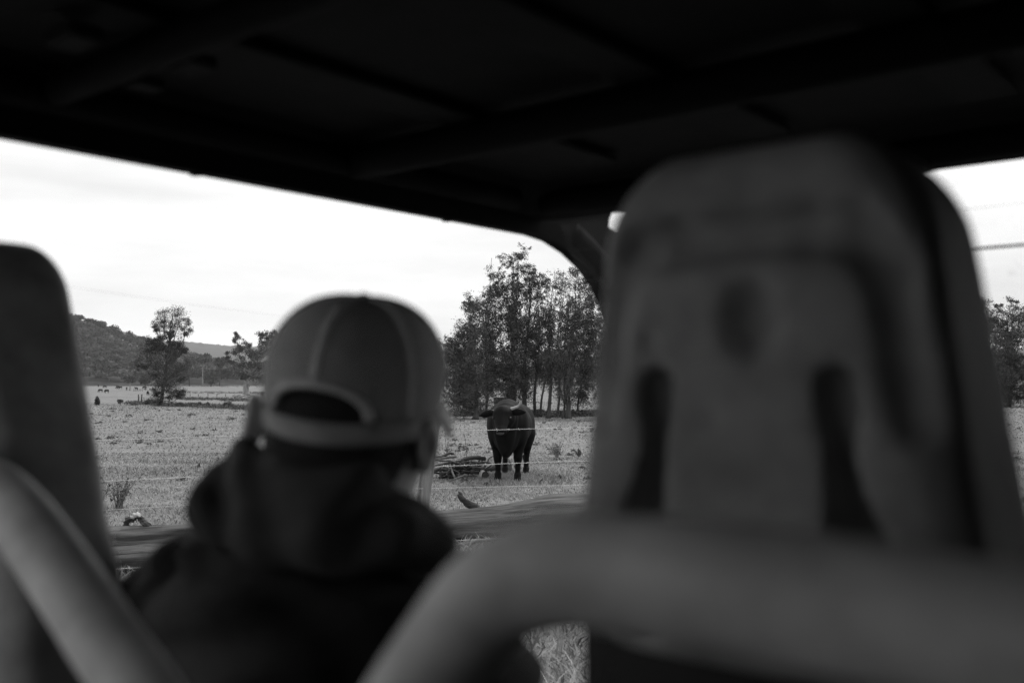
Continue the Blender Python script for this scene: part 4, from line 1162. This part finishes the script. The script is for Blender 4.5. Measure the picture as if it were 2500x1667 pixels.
# ================================================================== SHRUBS, WEEDS
def shrub(name, label, b, w_, h_, n, ln, m_, seed, group=None):
    R = np.random.default_rng(seed); b = Vector(b)
    o = thing(name, label, 'shrub', b, 0, group)
    k = 9; cc = in_ball(k, R, 0.5) * np.array([w_ * 0.75, w_ * 0.5, h_ * 0.35]) + np.array([0, 0, h_ * 0.5])
    w = R.integers(0, k, n); p = cc[w] + in_ball(n, R, 0.5) * np.array([w_ * 0.36, w_ * 0.3, h_ * 0.36]); p[:, 2] = np.abs(p[:, 2])
    v, f, s = leaf_cloud(p, ln, ln * 0.3, R); link('foliage', mesh_np('foliage', v, f, m_, shade=s), o)
    m = MB()
    for c in cc: m.tube([(0, 0, -0.02), Vector(c) * 0.5, Vector(c)], [0.02, 0.013, 0.006], 4)
    m.build('stems', M_bark, o)
    return o
for i, (x, y, w_, h_, lab) in enumerate(((1290, 1345, 60, 45, 'dark low shrub right of the casuarina foot'), (1400, 1345, 36, 45, 'small upright dark shrub second from the casuarina'), (1575, 1360, 75, 62, 'largest dark rounded shrub on the bank beside the cap'),
        (1845, 1385, 90, 62, 'broad dark shrub on the bank next to the cap edge'), (1125, 1345, 60, 40, 'spreading weed clump right under the casuarina'), (560, 1318, 34, 46, 'small dark shrub alone left of the casuarina'),
        (820, 1325, 46, 50, 'grassy shrub at the left foot of the casuarina'), (1720, 1370, 40, 30, 'tiny shrub between the two largest bank shrubs'), (340, 1330, 45, 80, 'tall pale weed clump next to the left seat edge'))):
    b = ground(*Z1(x, y)); mp_ = b.y / FPX / 3.92
    shrub('bank_shrub', lab, b, w_ * mp_, h_ * mp_, 900, 0.16, M_weed, 300 + i, 'shrubs along the bank')
def stalks(name, label, b, h_, n, sp, seed, m_=M_straw, lean=0.25):
    R = np.random.default_rng(seed); b = Vector(b); o = thing(name, label, 'weed', b)
    m = MB(); P_ = []
    for i in range(n):
        d = R.normal(size=2) * sp; hh = h_ * R.uniform(0.5, 1); r0 = R.normal(size=2) * sp * 0.15
        p = [(r0[0], r0[1], -0.01), (r0[0] + d[0] * lean, r0[1] + d[1] * lean, hh * 0.5), (r0[0] + d[0] * 0.8, r0[1] + d[1] * 0.8, hh)]
        m.tube(smooth_path(p, 3), [0.006, 0.006, 0.005, 0.005, 0.004, 0.003, 0.002], 4, cap=False)
        for t in R.uniform(0.3, 1, 7): P_.append(np.array(p[0]) * (1 - t) + np.array(p[2]) * t)
    mo = m.build('stems', m_, o)
    at = mo.data.attributes.new('shade', 'FLOAT', 'POINT'); at.data.foreach_set('value', np.ones(len(mo.data.vertices), np.float32))
    v, f, s = leaf_cloud(np.array(P_), 0.07, 0.018, R); link('leaves', mesh_np('leaves', v, f, M_weed, shade=s), o)
    return o
stalks('thistle', 'dark leggy thistle standing in the field right of the bull', ground(1362, 1119), 0.42, 16, 0.14, 1)
stalks('thistle', 'small dark weed hump at the right seat edge', ground(1414, 1115), 0.2, 22, 0.07, 2)
stalks('dry_weed', 'tall dry weed beside the left seat behind the cracked logs', ground(290, 1245), 0.48, 26, 0.16, 3)
stalks('dry_weed', 'thin dry stalk standing behind the left end of the branch heap', ground(1090, 1118), 0.45, 3, 0.06, 4)
stalks('dry_weed', 'thin dry stalk standing behind the middle of the branch heap', ground(1140, 1115), 0.52, 3, 0.06, 5)
# fallen timber round the gum
b = ground(*Z1(1770, 1258))
for i, (x0, y0, x1, y1, lab) in enumerate(((1650, 1262, 1740, 1240, 'grey fallen limb left of the gum trunk'), (1700, 1250, 1790, 1270, 'grey fallen limb crossing before the gum trunk'), (1790, 1255, 1870, 1265, 'long grey fallen limb right of the gum trunk'), (1640, 1240, 1690, 1268, 'short fallen limb farthest left of the gum trunk'))):
    p0, p1 = P(*Z1(x0, y0), b.y), P(*Z1(x1, y1), b.y)
    p0.z = max(p0.z, b.z + 0.1); p1.z = max(p1.z, b.z + 0.05)
    stick('fallen_limb', lab, [p0, p0.lerp(p1, 0.5) + Vector((0, 0, 0.25)), p1], 0.22, 0.1, M_pale, None, i)

# ================================================================== DRUM, POSTS, POWER LINES, CATTLE
b = ground(1224, 1012)
dr = thing('drum_stand_in', 'dark pale-rimmed drum shape standing in for another animal behind the bull head', 'drum', b)  # drum shape used in place of a second animal's back
dw = 19.5 * b.y / FPX; dh = (1012 - 969) * b.y / FPX
m = MB(); m.tube([(0, 0, 0), (0, 0, dh * 0.3), (0, 0, dh * 0.62), (0, 0, dh * 0.97)], [dw * 0.8, dw * 0.86, dw * 0.93, dw], 24); m.build('drum_body', M_wood2, dr)
m = MB(); m.tube([(dw * 1.01 * math.cos(a), dw * 1.01 * math.sin(a), dh * 0.97) for a in np.linspace(0, 2 * math.pi, 33)], 0.010, 6, cap=False); m.build('rim', M_straw if False else M_stick, dr)
def far_post(x, yt, yb, lab, grp_, k=0):
    b = ground(*Z1(x, yb)); h_ = (yb - yt) / 3.92 * b.y / FPX
    m = MB(); r_ = max(0.07, h_ * 0.09); m.tube([(0, 0, -0.1), (0.01 * h_, 0, h_ * 0.5), (0.03 * h_ * (-1) ** k, 0, h_)], [r_, r_ * 0.95, r_ * 0.9], 8, wob=0.08, seed=k)
    o = m.build('fence_post', M_wood2, None); o.location = b
    return tag(o, lab, 'post', grp_)
far_post(738, 1227, 1300, 'left post of the close pair standing left of the casuarina', 'timber posts of the far fences', 1)
far_post(766, 1224, 1300, 'right post of the close pair standing left of the casuarina', 'timber posts of the far fences', 2)
for i, x in enumerate((1232, 1310, 1402, 1488, 1570)):
    far_post(x, 1213 + (6 if i != 2 else 0), 1246, ('first', 'second', 'third, thicker', 'fourth', 'fifth')[i] + ' small post right of the casuarina in the far fence', 'timber posts of the far fences', 3 + i)
for i, x in enumerate((692, 706, 720, 733, 747, 760, 775)):
    far_post(x, 1172, 1194, ('first', 'second', 'third', 'fourth', 'fifth', 'sixth', 'last')[i] + ' from the left in the row of tiny posts behind the close pair', 'row of tiny distant posts', 10 + i)
# overhead lines, with the poles that carry them outside the view or behind the cap
pa = Vector((-95, 150, 0)); pa.z = float(gz(pa.x, pa.y)); pc = P(820, 960, 430); pc = Vector((pc.x, 430, float(gz(pc.x, 430))))
ends = []
for nm, q, top, lab in (('power_pole', pa, P(-380, 628, pa.y), 'power pole left of the frame carrying the overhead lines'), ('power_pole', pc, P(820, 783, pc.y), 'distant power pole hidden behind the cap')):
    h_ = top.z - q.z
    o = thing(nm, lab, 'pole', q); m = MB(); m.tube([(0, 0, -0.3), (0, 0, h_ / 2), (0, 0, h_ + 0.4)], [0.16, 0.14, 0.11], 8); m.build('pole', M_bark, o)
    m = MB(); m.box((0, 0, h_), (0.9, 0.06, 0.06)); m.build('cross_arm', M_bark, o, smooth=False); ends.append(Vector((q.x, q.y, q.z + h_)))
for k, nm in enumerate(('lowest', 'middle', 'upper')):
    dz = 0.9 * (k - 1); pts = []
    for i in range(40):
        t = i / 39; p = ends[0].lerp(ends[1], t) + Vector((0.8 * (k - 1) * 0.5, 0, dz * 0.25 + 0.07)); p.z -= 4 * 1.2 * t * (1 - t) - 0.0; pts.append(p)
    m = MB(); m.tube(pts, 0.006, 4); o = m.build('power_line', M_wood2, None); base_ = pts[0]
    tag(o, nm + ' of three faint overhead lines crossing the left sky', 'power line')
# distant cattle: one cow shape, copied
def cow(name, label, b, rz, sc, head_down=True):
    o = thing(name, label, 'cow', b, rz, 'cattle grazing far across the pasture'); o.scale = (sc,) * 3
    for ch in cow_parts[head_down]: link(ch[0], ch[1], o)
    return o
cow_parts = {}
for hd in (True, False):
    hz = 0.45 if hd else 1.25
    C = [('e', (0, 0, 0.98), (0.30, 0.78, 0.36), 0.1), ('c', (0, 0.6, 1.1), (0, 0.95, hz + 0.1), 0.20, 0.13, 0.1), ('c', (0, 0.95, hz + 0.1), (0, 1.15, hz - 0.15), 0.12, 0.08, 0.05), ('e', (0, -0.6, 1.0), (0.28, 0.3, 0.34), 0.1)]
    for s in (-1, 1):
        C += [('c', (s * 0.17, 0.5, 0.8), (s * 0.15, 0.52, 0.04), 0.10, 0.05, 0.06), ('c', (s * 0.17, -0.65, 0.8), (s * 0.16, -0.70, 0.4), 0.12, 0.06, 0.06), ('c', (s * 0.16, -0.70, 0.4), (s * 0.15, -0.66, 0.04), 0.055, 0.05, 0.04),
              ('e', (s * 0.17, 0.90, hz + 0.2), (0.09, 0.03, 0.04), 0.03)]
    v, q = sculpt(C, (-0.42, -1.05, -0.04), (0.42, 1.3, 1.5), 0.045)
    m = MB(); m.tube([(0, -0.88, 1.15), (0, -0.98, 0.9), (0, -0.95, 0.45)], [0.04, 0.03, 0.03], 5)
    me = bpy.data.meshes.new('tail'); me.from_pydata(m.v, [], m.f); me.materials.append(M_bull)
    cow_parts[hd] = [('body', mesh_np('body', v, q, M_bull, True)), ('tail', me)]
for x, y, rz, sc, hd, lab in ((372, 1208, 1.4, 1.0, True, 'black cow grazing nearest the left seat, left of a pair'), (432, 1214, 1.2, 1.05, True, 'black cow grazing on the right of the nearest distant pair'),
        (353, 1160, 0.4, 1.0, False, 'tiny black cow at the field edge nearest the left seat'), (415, 1166, 1.7, 0.9, True, 'tiny grazing cow just right of the one at the field edge'), (540, 1174, 1.5, 1.05, True, 'far cow left of the pale-limbed tree, first of two together'), (560, 1176, 1.8, 1.0, True, 'far cow left of the pale-limbed tree, second of two together'),
        (624, 1186, 0.3, 1.0, False, 'far dark cow standing at the trunk of the pale-limbed tree'), (715, 1184, 2.6, 0.9, False, 'tiny dark cow right of the pale-limbed tree'), (795, 1176, 1.6, 1.0, True, 'tiny cow in the distance near the casuarina left edge'),
        (828, 1238, 0.1, 0.9, True, 'black cow seen end-on at the left side of the casuarina'), (1925, 1252, 3.0, 0.85, True, 'black cow seen end-on by the cap, right of the gum tree')):
    cow('grazing_cow', lab, ground(*Z1(x, y)), rz + math.pi / 2 * 0, sc, hd)

# ================================================================== GRASS
def blades(n, d0, d1, half, hgt, wid, R, shade, dens_pow=1.0, mask=None, curl=0.5):
    u = R.uniform(0, 1, n); d = (d0 ** (2 - dens_pow) + u * (d1 ** (2 - dens_pow) - d0 ** (2 - dens_pow))) ** (1 / (2 - dens_pow))
    a = R.uniform(-half, half, n); x = d * np.tan(a); y = d * 1.0
    if mask is not None:
        k = mask(x, y); x, y, d = x[k], y[k], d[k]; n = len(x)
    z = gz(x, y); base = np.stack([x, y, z - 0.005], 1)
    th = R.uniform(0, 2 * np.pi, n); s = np.stack([np.cos(th), np.sin(th), 0 * th], 1)
    h = hgt(d, n) * R.uniform(0.5, 1.25, n); w = wid(d) * R.uniform(0.6, 1.4, n)
    ln = R.normal(size=(n, 2)) * curl; l = np.stack([ln[:, 0], ln[:, 1], np.ones(n)], 1); l /= np.linalg.norm(l, axis=1)[:, None]
    m1 = base + l * (h * 0.55)[:, None]; tip = m1 + (l * np.array([2.0, 2.0, 0.75])) * (h * 0.45)[:, None]
    v = np.stack([base - s * w[:, None] / 2, base + s * w[:, None] / 2, m1 + s * w[:, None] * 0.42, m1 - s * w[:, None] * 0.42, tip], 1).reshape(-1, 3)
    i = np.arange(n) * 5
    f = np.concatenate([np.stack([i, i + 1, i + 2], 1), np.stack([i, i + 2, i + 3], 1), np.stack([i + 3, i + 2, i + 4], 1)])
    return v, f, np.repeat(shade(n, x, y), 5)
def patch(x, y, sc, ph): return np.sin(x * sc + ph + 1.7 * np.sin(y * sc * 0.7)) * np.sin(y * sc * 1.3 + ph * 2 + 1.3 * np.sin(x * sc * 0.9))
def sh_field(n, x, y):
    r = R_.uniform(0.7, 1.2, n); dk = R_.random(n) < 0.03 + 0.07 * (patch(x, y, 1.1, 0.3) > 0.45)
    return np.where(dk, r * 0.45, r) * (1 + 0.16 * patch(x, y, 0.45, 2.0) + 0.12 * patch(x, y, 1.7, 1.0))
R_ = np.random.default_rng(500)
parts = [blades(210000, 3.6, 24, 0.56, lambda d, n: 0.055 + 0.03 * patch(d, d * 0.3, 2, 0), lambda d: 0.004 + 0.0005 * d, R_, sh_field, 0.75),
         blades(110000, 22, 95, 0.56, lambda d, n: 0.07 + 0 * d, lambda d: 0.010 + 0.0006 * d, R_, sh_field, 0.9, curl=0.8)]
def join(parts):
    V, F, SH = [], [], []; o = 0
    for v, f, s in parts: V.append(v); F.append(f + o); SH.append(s); o += len(v)
    return np.concatenate(V), np.concatenate(F), np.concatenate(SH)
def near_bull(x, y): return (np.hypot(x - bf.x - 0.1, (y - bf.y - 0.6) * 0.75) < 1.3) & (R_.random(len(x)) < np.exp(-(np.hypot(x - bf.x - 0.1, (y - bf.y - 0.6) * 0.75) / 0.65) ** 2))
parts.append(blades(60000, 15.5, 19.5, 0.06, lambda d, n: 0.085 + 0 * d, lambda d: 0.010 + 0 * d, R_, sh_field, 0.9, near_bull))
v, f, s = join(parts)
tag(link('pasture_grass', mesh_np('pasture_grass', v, f, M_grass, shade=s)), 'short grazed pale grass covering the pasture', 'grass', kind='stuff')
# long grass along the fence and logs
def nearfence(x, y):
    t = y - fline(x); return (t > -5.5) & (t < 2.2) & (R_.random(len(x)) < np.where((t > -1.6) & (t < 0.5), 1.0, 0.45))
p1 = blades(60000, 4.2, 14, 0.50, lambda d, n: 0.17 + 0 * d, lambda d: 0.008 + 0.0004 * d, R_, lambda n, x, y: R_.uniform(0.45, 1.45, n), 0.8, nearfence, curl=0.55)
tag(link('long_grass', mesh_np('long_grass', p1[0], p1[1], M_grass, shade=p1[2])), 'longer bright grass along the fence and fallen logs', 'grass', kind='stuff')
# dark weeds dotted over the pasture
V, F, SH = [], [], []; o_ = 0
for i in range(1500):
    d = R_.uniform(12 ** 0.6, 85 ** 0.6) ** (1 / 0.6); a = R_.uniform(-0.52, 0.52); x, y = d * math.tan(a), d
    if patch(x, y, 0.38, 0.9) + 0.5 * patch(x, y, 1.3, 2.2) < 0.22: continue
    n = int(R_.integers(10, 34)); w_ = R_.uniform(0.05, 0.17) * (1 + d * 0.006)
    p = in_ball(n, R_, 0.6) * np.array([w_, w_, w_ * 0.55]); p[:, 2] = np.abs(p[:, 2]); p += np.array([x, y, float(gz(x, y))])
    v, f, s = leaf_cloud(p, 0.07 + d * 0.0012, 0.022 + d * 0.0004, R_); V.append(v); F.append(f + o_); SH.append(s); o_ += len(v)
tag(link('pasture_weeds', mesh_np('pasture_weeds', np.concatenate(V), np.concatenate(F), M_weed, shade=np.concatenate(SH))), 'small dark weeds dotted over the pasture', 'weeds', kind='stuff')
# rank growth along the bank and under the grove
V, F, SH = [], [], []; o_ = 0
for (xa, ya, xb, yb, n, w_, hh) in ((300, 985, 660, 1002, 260, 0.5, 0.28), (1060, 1016, 1500, 1016, 420, 0.5, 0.30), (430, 958, 660, 960, 160, 0.9, 0.4), (230, 940, 640, 944, 160, 1.6, 0.7), (430, 974, 600, 978, 160, 0.6, 0.3)):
    for i in range(n):
        t = R_.random(); q = ground(xa + (xb - xa) * t, ya + (yb - ya) * t + R_.normal() * 1.3); k = 26
        p = in_ball(k, R_, 0.6) * np.array([w_, w_, hh]); p[:, 2] = np.abs(p[:, 2]); p += np.array(q) + np.array([0, R_.uniform(0, 2.0), 0])
        v, f, s = leaf_cloud(p, 0.16 * (1 + w_), 0.05 * (1 + w_), R_); V.append(v); F.append(f + o_); SH.append(s * 1.1); o_ += len(v)
tag(link('bank_weeds', mesh_np('bank_weeds', np.concatenate(V), np.concatenate(F), M_weed, shade=np.concatenate(SH))), 'dark rank weeds along the bank and under the grove', 'weeds', kind='stuff')

# ================================================================== HAZE
m = MB(); m.box((0, 0, 160), (4800, 4800, 170))
hm = bpy.data.materials.new('thin_haze'); hm.use_nodes = True
n_ = hm.node_tree.nodes; n_.remove(n_['Principled BSDF'])
pv = n_.new('ShaderNodeVolumePrincipled'); pv.inputs['Color'].default_value = (0.95, 0.95, 0.95, 1); pv.inputs['Density'].default_value = 0.00012
hm.node_tree.links.new(pv.outputs[0], n_['Material Output'].inputs['Volume'])
tag(m.build('haze', hm, None, smooth=False), 'thin pale haze over the valley', 'haze', kind='stuff')
